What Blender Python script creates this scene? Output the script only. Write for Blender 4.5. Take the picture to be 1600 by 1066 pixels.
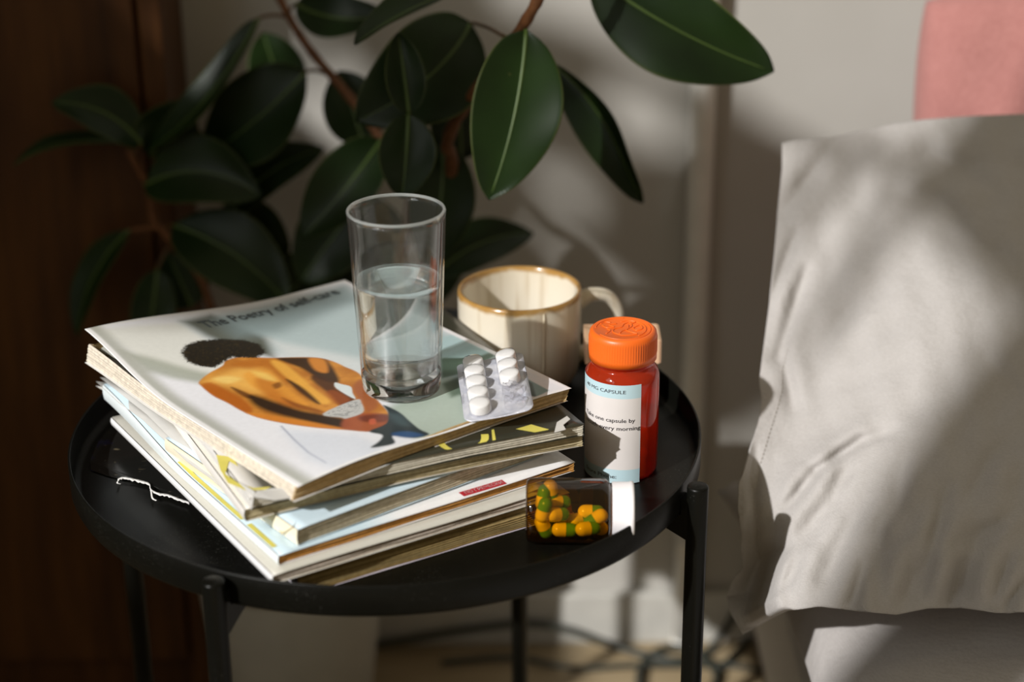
import bpy, bmesh, math, random
import numpy as np
from mathutils import Vector, Matrix
random.seed(7); rng = np.random.default_rng(7)
scn = bpy.context.scene
for o in list(bpy.data.objects): bpy.data.objects.remove(o)

# ------------------------------------------------------------------ camera
F_PX, PITCH, ROLL = 2954.16, math.radians(23.289), math.radians(-0.4698)
CAM = Vector((0.0893, -1.2119, 1.1165))
FW = Vector((0, math.cos(PITCH), -math.sin(PITCH))); R0 = Vector((1, 0, 0)); U0 = R0.cross(FW)
RT = R0*math.cos(ROLL) + U0*math.sin(ROLL); UP = -R0*math.sin(ROLL) + U0*math.cos(ROLL)
cd = bpy.data.cameras.new('camera'); cam = bpy.data.objects.new('camera', cd); scn.collection.objects.link(cam)
cam.matrix_world = Matrix(((RT.x, UP.x, -FW.x, CAM.x), (RT.y, UP.y, -FW.y, CAM.y), (RT.z, UP.z, -FW.z, CAM.z), (0, 0, 0, 1)))
cd.sensor_width = 36; cd.lens = F_PX/1600*36; cd.clip_start = .02
cd.dof.use_dof = True; cd.dof.focus_distance = 1.285; cd.dof.aperture_fstop = 3.0
scn.camera = cam

# ------------------------------------------------------------------ light
world = bpy.data.worlds.new('world'); scn.world = world; world.use_nodes = True
bg = world.node_tree.nodes['Background']; bg.inputs[0].default_value = (1.0, .82, .54, 1); bg.inputs[1].default_value = .24
SUN = Vector((.575, .616, -.539)).normalized()
ld = bpy.data.lights.new('sun', 'SUN'); ld.energy = 4.15; ld.angle = math.radians(.9); ld.color = (1, .975, .95)
sun = bpy.data.objects.new('sun', ld); scn.collection.objects.link(sun); sun.location = (-1.5, -1.6, 2.5)
sun.rotation_euler = SUN.to_track_quat('-Z', 'Y').to_euler()
# daylight through the two window openings of the side wall
XW = -1.25; HOLES = ((-1.80, -.837, 1.30, 2.56), (-2.60, -1.917, 1.30, 2.56), (-.79, -.57, 1.64, 2.56))
for y0, y1, z0, z1 in HOLES[:2]:
    al = bpy.data.lights.new('window_daylight', 'AREA'); al.shape = 'RECTANGLE'; al.size = y1-y0; al.size_y = z1-z0
    al.energy = 4.2*math.pi*(y1-y0)*(z1-z0)*.55; al.color = (.93, .97, 1.0)
    ao = bpy.data.objects.new('window_daylight', al); scn.collection.objects.link(ao); ao.location = (XW-.045, (y0+y1)/2, (z0+z1)/2)
    ao.matrix_world = Matrix(((0, 0, -1, XW-.045), (1, 0, 0, (y0+y1)/2), (0, 1, 0, (z0+z1)/2), (0, 0, 0, 1)))
scn.view_settings.view_transform = 'Standard'; scn.view_settings.look = 'None'
scn.view_settings.exposure = 0; scn.view_settings.gamma = 1; scn.view_settings.use_curve_mapping = False

# ------------------------------------------------------------------ helpers
def ray(px, py): return FW + RT*((px-800)/F_PX) - UP*((py-533)/F_PX)
def at(px, py, Y):
    d = ray(px, py); return CAM + d*((Y-CAM.y)/d.y)
def atz(px, py, z):
    d = ray(px, py); return CAM + d*((z-CAM.z)/d.z)
def oncyl(px, py, cx, cy, r):
    d = ray(px, py); ox, oy = CAM.x-cx, CAM.y-cy
    a = d.x**2+d.y**2; b = 2*(ox*d.x+oy*d.y); c = ox*ox+oy*oy-r*r
    D = max(0, b*b-4*a*c); return CAM + d*((-b-math.sqrt(D))/(2*a))
def lin(c):
    return tuple((x/255/12.92 if x/255 <= .04045 else ((x/255+.055)/1.055)**2.4) for x in c)
def sm(a, b, x):
    t = np.clip((x-a)/(b-a), 0, 1); return t*t*(3-2*t)

class Nt:
    def __init__(s, name):
        s.m = bpy.data.materials.new(name); s.m.use_nodes = True; s.t = s.m.node_tree; s.t.nodes.clear()
        s.out = s.n('ShaderNodeOutputMaterial')
    def n(s, typ, **kw):
        nd = s.t.nodes.new(typ)
        for k, v in kw.items(): setattr(nd, k, v)
        return nd
    def l(s, a, b): s.t.links.new(a, b)
    def set(s, nd, **kw):
        for k, v in kw.items():
            nd.inputs[k.replace('_', ' ')].default_value = v
        return nd
    def bsdf(s, color=(.5, .5, .5), rough=.5, spec=.5, metal=0, **kw):
        b = s.n('ShaderNodeBsdfPrincipled')
        b.inputs['Base Color'].default_value = (*color, 1); b.inputs['Roughness'].default_value = rough
        b.inputs['Specular IOR Level'].default_value = spec; b.inputs['Metallic'].default_value = metal
        for k, v in kw.items(): b.inputs[k].default_value = v
        s.l(b.outputs[0], s.out.inputs[0]); return b
    def coord(s, kind='Object', scale=(1, 1, 1), rot=(0, 0, 0)):
        c = s.n('ShaderNodeTexCoord'); m = s.n('ShaderNodeMapping')
        m.inputs['Scale'].default_value = scale; m.inputs['Rotation'].default_value = rot
        s.l(c.outputs[kind], m.inputs[0]); return m.outputs[0]
    def noise(s, vec, scale=5, detail=3, rough=.5):
        n = s.n('ShaderNodeTexNoise'); n.inputs['Scale'].default_value = scale; n.inputs['Detail'].default_value = detail
        n.inputs['Roughness'].default_value = rough; s.l(vec, n.inputs['Vector']); return n.outputs[0]
    def ramp(s, fac, stops):
        r = s.n('ShaderNodeValToRGB'); e = r.color_ramp.elements
        while len(e) < len(stops): e.new(.5)
        for el, (p, c) in zip(e, stops): el.position = p; el.color = (*c, 1) if len(c) == 3 else c
        s.l(fac, r.inputs[0]); return r.outputs[0]
    def bump(s, h, strength=.2, dist=.001):
        b = s.n('ShaderNodeBump'); b.inputs['Strength'].default_value = strength; b.inputs['Distance'].default_value = dist
        s.l(h, b.inputs['Height']); return b.outputs[0]
    def mixc(s, fac, a, b, mode='MIX'):
        m = s.n('ShaderNodeMix', data_type='RGBA', blend_type=mode)
        for i, v in ((0, fac), (6, a), (7, b)):
            if isinstance(v, (int, float)): m.inputs[i].default_value = v
            elif isinstance(v, tuple): m.inputs[i].default_value = (*v, 1)
            else: s.l(v, m.inputs[i])
        return m.outputs[2]

def simple(name, color, rough=.5, spec=.5, var=.12, scale=40, metal=0, bump=0, **kw):
    t = Nt(name); b = t.bsdf(color, rough, spec, metal, **kw)
    n = t.noise(t.coord(), scale, 3)
    lo = tuple(c*(1-var) for c in color); hi = tuple(min(1, c*(1+var)) for c in color)
    t.l(t.ramp(n, [(.3, lo), (.7, hi)]), b.inputs['Base Color'])
    if bump: t.l(t.bump(n, bump), b.inputs['Normal'])
    return t.m

def thin_clear(name, tint, gloss=.05, diffuse=None, dfac=0, ior=1.45, tcol=None, power=4.0, edge=None, epow=2.5):
    """coloured clear plastic or glass wall: tinted transmission, a share of coloured body, fresnel gloss"""
    t = Nt(name)
    tr = t.n('ShaderNodeBsdfTransparent'); tr.inputs[0].default_value = (*tint, 1)
    cur = tr.outputs[0]
    if edge:
        l0 = t.n('ShaderNodeLayerWeight'); l0.inputs[0].default_value = .5; p0 = t.n('ShaderNodeMath', operation='POWER'); t.l(l0.outputs['Facing'], p0.inputs[0]); p0.inputs[1].default_value = epow
        t.l(t.mixc(p0.outputs[0], tint, edge), tr.inputs[0])
    if diffuse:
        d = t.n('ShaderNodeBsdfDiffuse'); d.inputs[0].default_value = (*diffuse, 1)
        tl = t.n('ShaderNodeBsdfTranslucent'); tl.inputs[0].default_value = (*(tcol or diffuse), 1)
        mx = t.n('ShaderNodeMixShader'); mx.inputs[0].default_value = .5
        t.l(d.outputs[0], mx.inputs[1]); t.l(tl.outputs[0], mx.inputs[2])
        m2 = t.n('ShaderNodeMixShader'); m2.inputs[0].default_value = dfac
        t.l(cur, m2.inputs[1]); t.l(mx.outputs[0], m2.inputs[2]); cur = m2.outputs[0]
    g = t.n('ShaderNodeBsdfGlossy'); g.inputs['Roughness'].default_value = gloss
    lw = t.n('ShaderNodeLayerWeight'); lw.inputs[0].default_value = .5
    pw = t.n('ShaderNodeMath', operation='POWER'); t.l(lw.outputs['Facing'], pw.inputs[0]); pw.inputs[1].default_value = power
    f0 = ((ior-1)/(ior+1))**2
    fr = t.n('ShaderNodeMath', operation='MULTIPLY_ADD'); t.l(pw.outputs[0], fr.inputs[0]); fr.inputs[1].default_value = .85; fr.inputs[2].default_value = f0
    m3 = t.n('ShaderNodeMixShader'); t.l(fr.outputs[0], m3.inputs[0]); t.l(cur, m3.inputs[1]); t.l(g.outputs[0], m3.inputs[2])
    t.l(m3.outputs[0], t.out.inputs[0]); return t.m

col = scn.collection
def obj(name, verts, faces, mat=None, parent=None, smooth=False, label=None):
    me = bpy.data.meshes.new(name); me.from_pydata([tuple(v) for v in verts], [], faces); me.update()
    o = bpy.data.objects.new(name, me); col.objects.link(o)
    if mat: me.materials.append(mat)
    if smooth: me.shade_smooth()
    if parent:
        o.parent = parent; o.matrix_parent_inverse = PINV.get(parent.name, Matrix.Identity(4))
    if label: o['label'] = label
    return o
PINV = {}
def thing(name, label, cat, loc, group=None):
    o = bpy.data.objects.new(name, None); col.objects.link(o); o.location = loc; o.empty_display_size = .02
    PINV[o.name] = Matrix.Translation(-Vector(loc))
    tag(o, label, cat, group); return o
def tag(o, label, cat, group=None):
    o['label'] = label; o['category'] = cat
    if group: o['group'] = group
    return o
def struct(o, label=None):
    o['kind'] = 'structure'
    if label: o['label'] = label
    return o
def box(name, lo, hi, mat, parent=None, bevel=0):
    x0, y0, z0 = lo; x1, y1, z1 = hi
    v = [(x0, y0, z0), (x1, y0, z0), (x1, y1, z0), (x0, y1, z0), (x0, y0, z1), (x1, y0, z1), (x1, y1, z1), (x0, y1, z1)]
    f = [(0, 3, 2, 1), (4, 5, 6, 7), (0, 1, 5, 4), (1, 2, 6, 5), (2, 3, 7, 6), (3, 0, 4, 7)]
    o = obj(name, v, f, mat, parent)
    if bevel:
        m = o.modifiers.new('bevel', 'BEVEL'); m.width = bevel; m.segments = 2
    return o
def lathe_vf(prof, n=64, c=(0, 0, 0), axis='z', close=False):
    v, f = [], []
    for r, h in prof:
        for k in range(n):
            a = 2*math.pi*k/n
            if axis == 'z': v.append((c[0]+r*math.cos(a), c[1]+r*math.sin(a), c[2]+h))
            else: v.append((c[0]+h, c[1]+r*math.sin(a), c[2]+r*math.cos(a)))
    m = len(prof)
    for i in range(m-1 if not close else m):
        j = (i+1) % m
        for k in range(n):
            k2 = (k+1) % n
            q = (i*n+k, i*n+k2, j*n+k2, j*n+k)
            f.append(q)
    return v, f
def lathe(name, prof, n, c, mat, parent=None, axis='z', close=False, flat=False):
    v, f = lathe_vf(prof, n, c, axis, close); o = obj(name, v, f, mat, parent, not flat)
    fix(o); return o
def fix(o, merge=1e-6):
    bm = bmesh.new(); bm.from_mesh(o.data); bmesh.ops.remove_doubles(bm, verts=bm.verts, dist=merge)
    bmesh.ops.recalc_face_normals(bm, faces=bm.faces); bm.to_mesh(o.data); bm.free()
def tube_vf(pts, rad, n=10, base=0):
    pts = [Vector(p) for p in pts]; v, f = [], []
    if not hasattr(rad, '__len__'): rad = [rad]*len(pts)
    prev = None
    for i, p in enumerate(pts):
        d = (pts[min(i+1, len(pts)-1)]-pts[max(i-1, 0)]).normalized()
        if prev is None:
            ref = Vector((0, 0, 1)) if abs(d.z) < .9 else Vector((1, 0, 0)); s = d.cross(ref).normalized()
        else: s = (prev-d*prev.dot(d)).normalized()
        prev = s; t = d.cross(s)
        for k in range(n):
            a = 2*math.pi*k/n; v.append(p+(s*math.cos(a)+t*math.sin(a))*rad[i])
    for i in range(len(pts)-1):
        for k in range(n):
            k2 = (k+1) % n; f.append((base+i*n+k, base+i*n+k2, base+(i+1)*n+k2, base+(i+1)*n+k))
    f.append(tuple(base+k for k in reversed(range(n)))); f.append(tuple(base+(len(pts)-1)*n+k for k in range(n)))
    return v, f
def tube(name, pts, rad, mat, parent=None, n=10):
    v, f = tube_vf(pts, rad, n); return obj(name, v, f, mat, parent, True)
def spline(pts, n=8):
    pts = [Vector(p) for p in pts]; out = []
    P = [pts[0]*2-pts[1]]+pts+[pts[-1]*2-pts[-2]]
    for i in range(1, len(P)-2):
        for k in range(n):
            t = k/n; a, b, c, d = P[i-1], P[i], P[i+1], P[i+2]
            out.append(.5*((2*b)+(c-a)*t+(2*a-5*b+4*c-d)*t*t+(3*b-a-3*c+d)*t**3))
    out.append(pts[-1]); return out
def text_vf(s, size=1.0, bold=0):
    cu = bpy.data.curves.new('lettering', 'FONT'); cu.body = s; cu.size = size; cu.resolution_u = 3; cu.offset = bold
    o = bpy.data.objects.new('lettering', cu); col.objects.link(o)
    dg = bpy.context.evaluated_depsgraph_get(); me = bpy.data.meshes.new_from_object(o.evaluated_get(dg))
    v = np.array([q.co[:2] for q in me.vertices]); f = [tuple(p.vertices) for p in me.polygons]
    bpy.data.objects.remove(o); bpy.data.meshes.remove(me); bpy.data.curves.remove(cu); return v, f

ZR = .53; ZT = ZR-.0205          # tray rim and tray floor heights
WY = .56                          # back wall

# ------------------------------------------------------------------ setting
t = Nt('wall_plaster'); b = t.bsdf((.45, .435, .40), .9, .2)
n = t.noise(t.coord(), 6, 4); t.l(t.ramp(n, [(.3, (.43, .415, .38)), (.7, (.47, .455, .42))]), b.inputs['Base Color'])
t.l(t.bump(t.noise(t.coord(), 220, 4), .15), b.inputs['Normal']); M_WALL = t.m
t = Nt('floor_wood'); b = t.bsdf((.5, .4, .27), .45)
n = t.noise(t.coord(scale=(2, 30, 1)), 6, 5)
t.l(t.ramp(n, [(.25, (.30, .22, .12)), (.75, (.44, .35, .22))]), b.inputs['Base Color']); M_FLOOR = t.m
M_BASE = simple('white_paint', (.5, .49, .45), .45, .4, .05)
struct(box('wall_back', (-1.3, WY, 0), (2.2, WY+.1, 2.6), M_WALL), 'warm grey plastered wall behind the plant')
fl = bpy.data.objects.new('floor', None); col.objects.link(fl); struct(fl, 'pale wooden floor boards')
box('subfloor', (-1.3, -2.6, -.05), (2.2, WY, -.004), simple('gap_dark', (.03, .02, .012)), fl)
bw = .12; y = WY-.006; k = 0
while y > -.6:
    x = -1.3; off = (k*.37) % 1.1
    xs = [-1.3, -.9+off*.5, .35+off*.5, 2.2]
    for a_, b_ in zip(xs[:-1], xs[1:]):
        o = box('floor_board', (a_+.001, y-bw+.002, -.02), (b_-.001, y, 0), M_FLOOR, fl, .001)
    y -= bw; k += 1
o = box('floor_board', (-1.3, -2.6, -.02), (2.2, y, 0), M_FLOOR, fl)
struct(box('baseboard_back', (-.22, WY-.014, 0), (2.2, WY, .062), M_BASE, None, .003), 'low painted baseboard along the back wall')
# left wall with the window that lets the sun in
wl = bpy.data.objects.new('wall_left', None); col.objects.link(wl); struct(wl, 'plastered side wall with the window')
def wpiece(y0, y1, z0, z1): box('wall_panel', (XW-.04, y0, z0), (XW, y1, z1), M_WALL, wl)
cur = -2.7
for y0, y1, z0, z1 in sorted(HOLES):
    wpiece(cur, y0, 0, 2.6); wpiece(y0, y1, 0, z0); wpiece(y0, y1, z1, 2.6); cur = y1
wpiece(cur, WY+.1, 0, 2.6)
for i, (y0, y1, z0, z1) in enumerate(HOLES):
    wr = bpy.data.objects.new('window_%d' % (i+1), None); col.objects.link(wr); struct(wr, 'white framed window opening in the side wall')
    for q in ((y0, y0+.02), (y1-.02, y1)): box('window_frame', (XW-.038, q[0], z0+.02), (XW-.002, q[1], z1-.02), M_BASE, wr)
    for z in (z0, z1-.02): box('window_frame', (XW-.038, y0, z), (XW-.002, y1, z+.02), M_BASE, wr)

# unseen blind added inside the window to shade the upper pillow
M_BLIND = simple('blind_cloth', (.55, .52, .46), .9, .1, .05)
rbl = thing('added_blind', 'unseen cloth blind added across the side window to shade the upper pillow', 'blind', (XW+.012, -2.05, 2.17))
box('blind_cloth', (XW+.010, -2.60, 2.185), (XW+.013, -1.545, 2.575), M_BLIND, rbl); box('bottom_bar', (XW+.006, -2.60, 2.170), (XW+.017, -1.545, 2.185), M_BASE, rbl)
tube('roller', [(XW+.02, -2.62, 2.585), (XW+.02, -1.53, 2.585)], .014, M_BASE, rbl, 14)

# wardrobe
t = Nt('dark_walnut'); b = t.bsdf((.05, .02, .006), .5, .3)
c = t.coord(scale=(9, 9, .9)); n = t.noise(c, 4, 6, .6)
t.l(t.ramp(n, [(.25, (.024, .0075, .0012)), (.5, (.060, .021, .0035)), (.75, (.105, .040, .0068))]), b.inputs['Base Color'])
t.l(t.bump(n, .15), b.inputs['Normal']); M_WALNUT = t.m
wd = thing('wardrobe', 'dark brown wooden wardrobe against the wall on the left', 'wardrobe', (-.5, .5, 0))
CX1 = -.221; CY = .45
box('side_panel', (CX1-.022, CY, 0), (CX1, WY-.002, 1.9), M_WALNUT, wd, .002)
box('side_panel', (-1.0, CY, 0), (-.98, WY-.002, 1.9), M_WALNUT, wd, .002)
box('top_panel', (-.98, CY, 1.88), (CX1-.022, WY-.002, 1.9), M_WALNUT, wd)
box('back_panel', (-.98, WY-.012, .02), (CX1-.022, WY-.002, 1.88), M_WALNUT, wd)
for x0, x1 in ((-.62, CX1-.024), (-.978, -.624)):
    dr = box('door', (x0, CY-.006, .05), (x1, CY+.014, 1.878), M_WALNUT, wd, .002)
box('plinth', (-.98, CY+.01, 0), (CX1-.022, CY+.03, .05), M_WALNUT, wd)

# white pipe
PIPEY = .546
M_PIPE = simple('pipe_paint', (.80, .79, .74), .4, .5, .04)
pp = thing('heating_pipe', 'white vertical heating pipe running down in front of the wall', 'pipe', (.2745, PIPEY, 0))
tube('pipe_run', [(.2735, PIPEY, 0), (.2745, PIPEY, .8), (.2755, PIPEY, 1.6), (.276, PIPEY, 2.55)], .0125, M_PIPE, pp, 24)
lathe('floor_collar', [(.0126, 0), (.0135, 0), (.0135, .006), (.013, .008), (.0126, .008)], 32, (.2735, PIPEY, 0), M_PIPE, pp)
for z in (.12, 1.7):
    box('wall_clip', (.262, .525, z), (.287, WY, z+.012), M_PIPE, pp)

# cables
M_CABLE = simple('cable_rubber', (.030, .034, .026), .55)
def floorpt(px, py, z=.006): return atz(px, py, z)
c1 = [(lambda p: Vector((p.x, p.y, max(p.z, .0046))))(at(*q, .536) if q[1] < 1012 else floorpt(*q)) for q in ((560, 1012), (640, 1000), (730, 985), (820, 975), (880, 982), (940, 1003), (1010, 1024), (1060, 1032), (1105, 1018), (1140, 975), (1165, 940))]
c1.append(Vector((c1[-1].x+.06, WY-.03, .12))); c1.append(Vector((c1[-1].x+.03, WY-.022, .22)))
tag(tube('power_cable', spline(c1, 8), .0042, M_CABLE), 'dark power cable snaking along the wall foot and rising behind the pillow', 'cable')
c2 = [floorpt(*q) for q in ((1000, 1105), (1000, 1050), (1020, 1022), (1060, 1012), (1100, 1030), (1120, 1060), (1090, 1095), (1040, 1110))]
tag(tube('looped_cable', spline(c2, 8), .0042, M_CABLE), 'dark cable lying in a small loop behind the right table leg', 'cable')
c3 = [floorpt(*q) for q in ((1085, 1040), (1130, 1038), (1180, 1046), (1240, 1050))]
c3b = [floorpt(*q) for q in ((1125, 1045), (1160, 1010), (1200, 960))]
tag(tube('thin_cable', spline([floorpt(690, 1035), floorpt(800, 1028), floorpt(900, 1044), floorpt(980, 1040), *c3], 8), .0032, M_CABLE), 'thin dark cable flat on the floor between the table legs and bed', 'cable')
tag(tube('slanting_cable', spline(c3b, 8), .0036, M_CABLE), 'short dark cable slanting along the floor beneath the pillow corner', 'cable')

# ------------------------------------------------------------------ bed, pillows
def fabric(name, c0, c1, scale=1400, bump=.25, wr=.6):
    t = Nt(name); b = t.bsdf(c0, .95, .1); b.inputs['Sheen Weight'].default_value = .15
    co = t.coord()
    wa = t.n('ShaderNodeTexWave', bands_direction='X'); wa.inputs['Scale'].default_value = scale*.22; wa.inputs['Distortion'].default_value = 1.5
    wb = t.n('ShaderNodeTexWave', bands_direction='Z'); wb.inputs['Scale'].default_value = scale*.22; wb.inputs['Distortion'].default_value = 1.5
    t.l(co, wa.inputs[0]); t.l(co, wb.inputs[0])
    w = t.mixc(.5, wa.outputs[0], wb.outputs[0])
    n2 = t.noise(co, 45, 5, .6)
    n3 = t.noise(t.coord(scale=(1, 1, 2.5)), scale*.35, 2)
    t.l(t.mixc(.35, t.ramp(n3, [(.3, c0), (.7, c1)]), t.ramp(n2, [(.3, c0), (.7, c1)])), b.inputs['Base Color'])
    b1 = t.n('ShaderNodeBump'); b1.inputs['Strength'].default_value = bump; b1.inputs['Distance'].default_value = .0006; t.l(w, b1.inputs['Height'])
    b2 = t.n('ShaderNodeBump'); b2.inputs['Strength'].default_value = wr; b2.inputs['Distance'].default_value = .004; t.l(n2, b2.inputs['Height'])
    t.l(b1.outputs[0], b2.inputs['Normal']); t.l(b2.outputs[0], b.inputs['Normal']); return t.m
M_LINEN = fabric('grey_linen', (.42, .40, .385), (.48, .46, .445))
M_LINEN2 = fabric('grey_linen_lower', (.42, .395, .38), (.48, .455, .44))
M_SHEET = fabric('bed_sheet', (.5, .48, .45), (.55, .53, .5))
M_PINK = fabric('pink_wool', (.36, .155, .14), (.45, .21, .19), 800, .3, .2)
M_THREAD = simple('thread', (.52, .49, .46), .9, .1)

ml = box('mattress', (.33, -1.0, .07), (1.7, .5, .254), M_SHEET, None, .03)
tag(ml, 'bed mattress with pale sheet beneath the grey pillows', 'mattress')
bf = thing('bed_frame', 'low wooden bed frame under the mattress', 'bed', (1.0, -.2, 0))
box('slat_base', (.34, -1.0, .05), (1.69, .5, .068), M_WALNUT, bf)
for x in (.36, 1.6):
    for y in (-.95, .42): box('leg', (x, y, 0), (x+.05, y+.05, .05), M_WALNUT, bf)

# front pillow: a leaning case, outline measured at its left, top and bottom hems
lefts = [(180, 1225), (222, 1222), (300, 1215), (420, 1206), (500, 1196), (540, 1191), (580, 1186), (610, 1190), (640, 1187), (680, 1175), (720, 1163), (745, 1154), (790, 1153), (830, 1160), (850, 1158), (880, 1162), (905, 1150), (930, 1142), (960, 1135), (980, 1142), (990, 1160)]
def left_px(py): return np.interp(py, [q[0] for q in lefts], [q[1] for q in lefts])
tops = [(1222, 224), (1240, 219), (1300, 214), (1350, 203), (1400, 192), (1450, 186), (1520, 181), (1600, 178), (1750, 182), (2000, 205), (2150, 235)]
bots = [(1135, 960), (1160, 992), (1195, 972), (1230, 955), (1280, 948), (1340, 955), (1400, 961), (1450, 951), (1500, 950), (1560, 958), (1600, 957), (1800, 960), (2150, 950)]
creases = [((1480, 760), (1440, 930), 10, .004), ((1560, 700), (1500, 800), 12, .003), ((1350, 880), (1330, 955), 9, .004), ((1600, 900), (1570, 955), 9, .006), ((1500, 880), (1480, 950), 9, .005), ((1290, 900), (1330, 820), 12, .003), ((1420, 690), (1400, 800), 14, .003), ((1540, 560), (1600, 620), 16, .003), ((1200, 480), (1245, 360), 8, .003), ((1330, 600), (1420, 560), 16, .0025), ((1450, 240), (1560, 300), 14, .004), ((1400, 300), (1500, 330), 12, .003), ((1270, 560), (1330, 480), 12, .002),
           ((1228, 795), (1275, 735), 9, .006), ((1275, 735), (1345, 688), 8, .0065), ((1345, 688), (1400, 672), 10, .003),
           ((1215, 560), (1260, 420), 9, .004), ((1240, 640), (1225, 560), 10, .004), ((1235, 850), (1300, 780), 14, .004), ((1300, 780), (1335, 700), 12, .003),
           ((1225, 330), (1300, 225), 12, .003), ((1530, 830), (1490, 950), 16, .006), ((1440, 880), (1400, 960), 14, .005), ((1580, 870), (1545, 950), 10, .005), ((1400, 420), (1300, 520), 22, .003),
           ((1590, 800), (1500, 850), 14, .004), ((1380, 800), (1370, 900), 14, .003), ((1210, 930), (1250, 880), 12, .004), ((1600, 260), (1420, 250), 18, .004), ((1600, 420), (1450, 350), 20, .004), ((1180, 700), (1178, 860), 7, .003)]
def pillow_depth(X, Y_, L):
    y = -.026+.00044*(840-Y_)
    dx = X-L
    y = y+.075*sm(85, 20, dx)*sm(790, 930, Y_)
    b = .045*sm(10, 330, dx)*sm(-30, 300, Y_-200)*sm(-40, 160, 965-Y_)
    y = y-b
    y += .006*np.sin(dx/23+Y_/60)*np.exp(-dx/40)*sm(560, 800, Y_)       # rippled open hem
    for (ax, ay), (bx, by), w, h in creases:
        vx, vy = bx-ax, by-ay; tt = np.clip(((X-ax)*vx+(Y_-ay)*vy)/(vx*vx+vy*vy), 0, 1)
        d = np.hypot(X-ax-tt*vx, Y_-ay-tt*vy); e = np.sin(np.pi*np.clip(.15+.7*tt, 0, 1))
        y += h*e*np.exp(-(d/w)**2) - .6*h*e*np.exp(-((d-2.2*w)/(1.6*w))**2)
    y += .0022*np.sin(X/31+2*np.sin(Y_/90))*np.sin(Y_/47+X/120)+.0014*np.sin(X/13+Y_/37)*np.sin(Y_/19-X/55)+.0007*np.sin(X/7.5+2*np.sin(Y_/33)+Y_/21)*sm(600, 900, Y_+.3*(X-1300))
    y += .004*np.sin(X/38+.8)*sm(140, 10, 960-Y_)
    return y
nu, nv = 170, 190
us = np.linspace(0, 1, nu)**1.35; vs = np.linspace(0, 1, nv)
def pillow_grid(front=True):
    P = np.zeros((nv, nu, 3))
    for j, v in enumerate(vs):
        Lg = left_px(180+v*810) if v > .05 else 1222
        for i, u in enumerate(us):
            x = Lg+(2150-Lg)*u
            T = np.interp(x, [q[0] for q in tops], [q[1] for q in tops]); B = np.interp(x, [q[0] for q in bots], [q[1] for q in bots])
            py = T+(B-T)*v
            P[j, i] = (x, py, Lg)
    Y = pillow_depth(P[..., 0], P[..., 1], P[..., 2])
    if not front:
        dx = P[..., 0]-P[..., 2]
        Y = -.026+.00044*(840-P[..., 1])+.004+.075*sm(85, 20, dx)*sm(790, 930, P[..., 1])+.05*sm(5, 250, dx)*sm(0, .25, vs)[:, None]*sm(0, .25, 1-vs)[:, None]+.012*np.sin(P[..., 1]/30)*np.exp(-dx/60)*sm(600, 900, P[..., 1])
    V = [at(P[j, i, 0], P[j, i, 1], Y[j, i]) for j in range(nv) for i in range(nu)]
    return V
pl = thing('pillow', 'grey linen pillow leaning upright with its open stitched hem facing the table', 'pillow', (.5, .1, .27))
gf = [(j*nu+i, (j+1)*nu+i, (j+1)*nu+i+1, j*nu+i+1) for j in range(nv-1) for i in range(nu-1)]
FV = pillow_grid(True); BV = pillow_grid(False)
pf = obj('pillowcase_front', FV, gf, M_LINEN, pl, True)
md = pf.modifiers.new('cloth', 'SOLIDIFY'); md.thickness = .0012; md.offset = -1
obj('pillowcase_back', BV, [tuple(reversed(f)) for f in gf], M_LINEN, pl, True)
# edge strips close the top and the bottom
for j in (0, nv-1):
    sv, sf = [], []
    for i in range(nu): sv += [FV[j*nu+i], BV[j*nu+i]]
    for i in range(nu-1): sf.append((2*i, 2*i+1, 2*i+3, 2*i+2))
    obj('seam_strip', sv, sf, M_LINEN, pl, True)
# hem stitching
stv, stf = [], []
for py in np.arange(545, 975, 6.5):
    v = (py-180)/810
    for q in (0, 1):
        pass
    L = left_px(py); off = 26 if py > 640 else 40-14*(py-545)/95
    a_ = at(L+off, py, pillow_depth(np.array(L+off), np.array(py), np.array(L))-.0008); c_ = at(left_px(py+4)+off, py+4, pillow_depth(np.array(left_px(py+4)+off), np.array(py+4), np.array(left_px(py+4)))-.0008)
    vv, ff = tube_vf([a_, c_], .00035, 4, len(stv)); stv += vv; stf += ff
o = obj('hem_stitching', stv, stf, M_THREAD, pl); o['kind'] = 'stuff'

# lower pillow lying flat
def soft_pillow(name, c, size, mat, label, cat, rot=(0, 0, 0), nx=70, ny=70, e=.5, wr=.004, seed=1, rnd=0.):
    r = np.random.default_rng(seed); ph = r.uniform(0, 6.28, 12)
    V, F = [], []
    for s in (1, -1):
        base = len(V)
        for j in range(ny):
            for i in range(nx):
                a = -1+2*i/(nx-1); b_ = -1+2*j/(ny-1)
                # rounded square outline with slightly drawn-in sides
                x = a*(1-.05*(1-b_*b_)*abs(a)**3); y_ = b_*(1-.05*(1-a*a)*abs(b_)**3)
                x, y_ = x*math.sqrt(1-rnd*b_**4), y_*math.sqrt(1-rnd*a**4)
                h = (max(0, 1-a**2)**e)*(max(0, 1-b_**2)**e)
                z = s*h*size[2]
                z += s*wr*h**.5*(math.sin(9*a+3*b_+ph[0])*math.sin(7*b_+ph[1])+.6*math.sin(17*a-8*b_+ph[2])+.5*math.sin(23*b_+9*a+ph[3]))
                V.append((x*size[0], y_*size[1], z))
        for j in range(ny-1):
            for i in range(nx-1):
                q = (base+j*nx+i, base+j*nx+i+1, base+(j+1)*nx+i+1, base+(j+1)*nx+i)
                F.append(q if s > 0 else tuple(reversed(q)))
    o = obj(name, V, F, mat, None, True); fix(o, 1e-5)
    o.location = c; o.rotation_euler = rot; tag(o, label, cat); return o
soft_pillow('pillow', (.665, .075, .332), (.38, .225, .068), M_LINEN2, 'grey pillow lying flat on the bed under the leaning pillow', 'pillow', (0, 0, math.radians(4)), e=.34, wr=.0025, seed=3)
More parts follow.
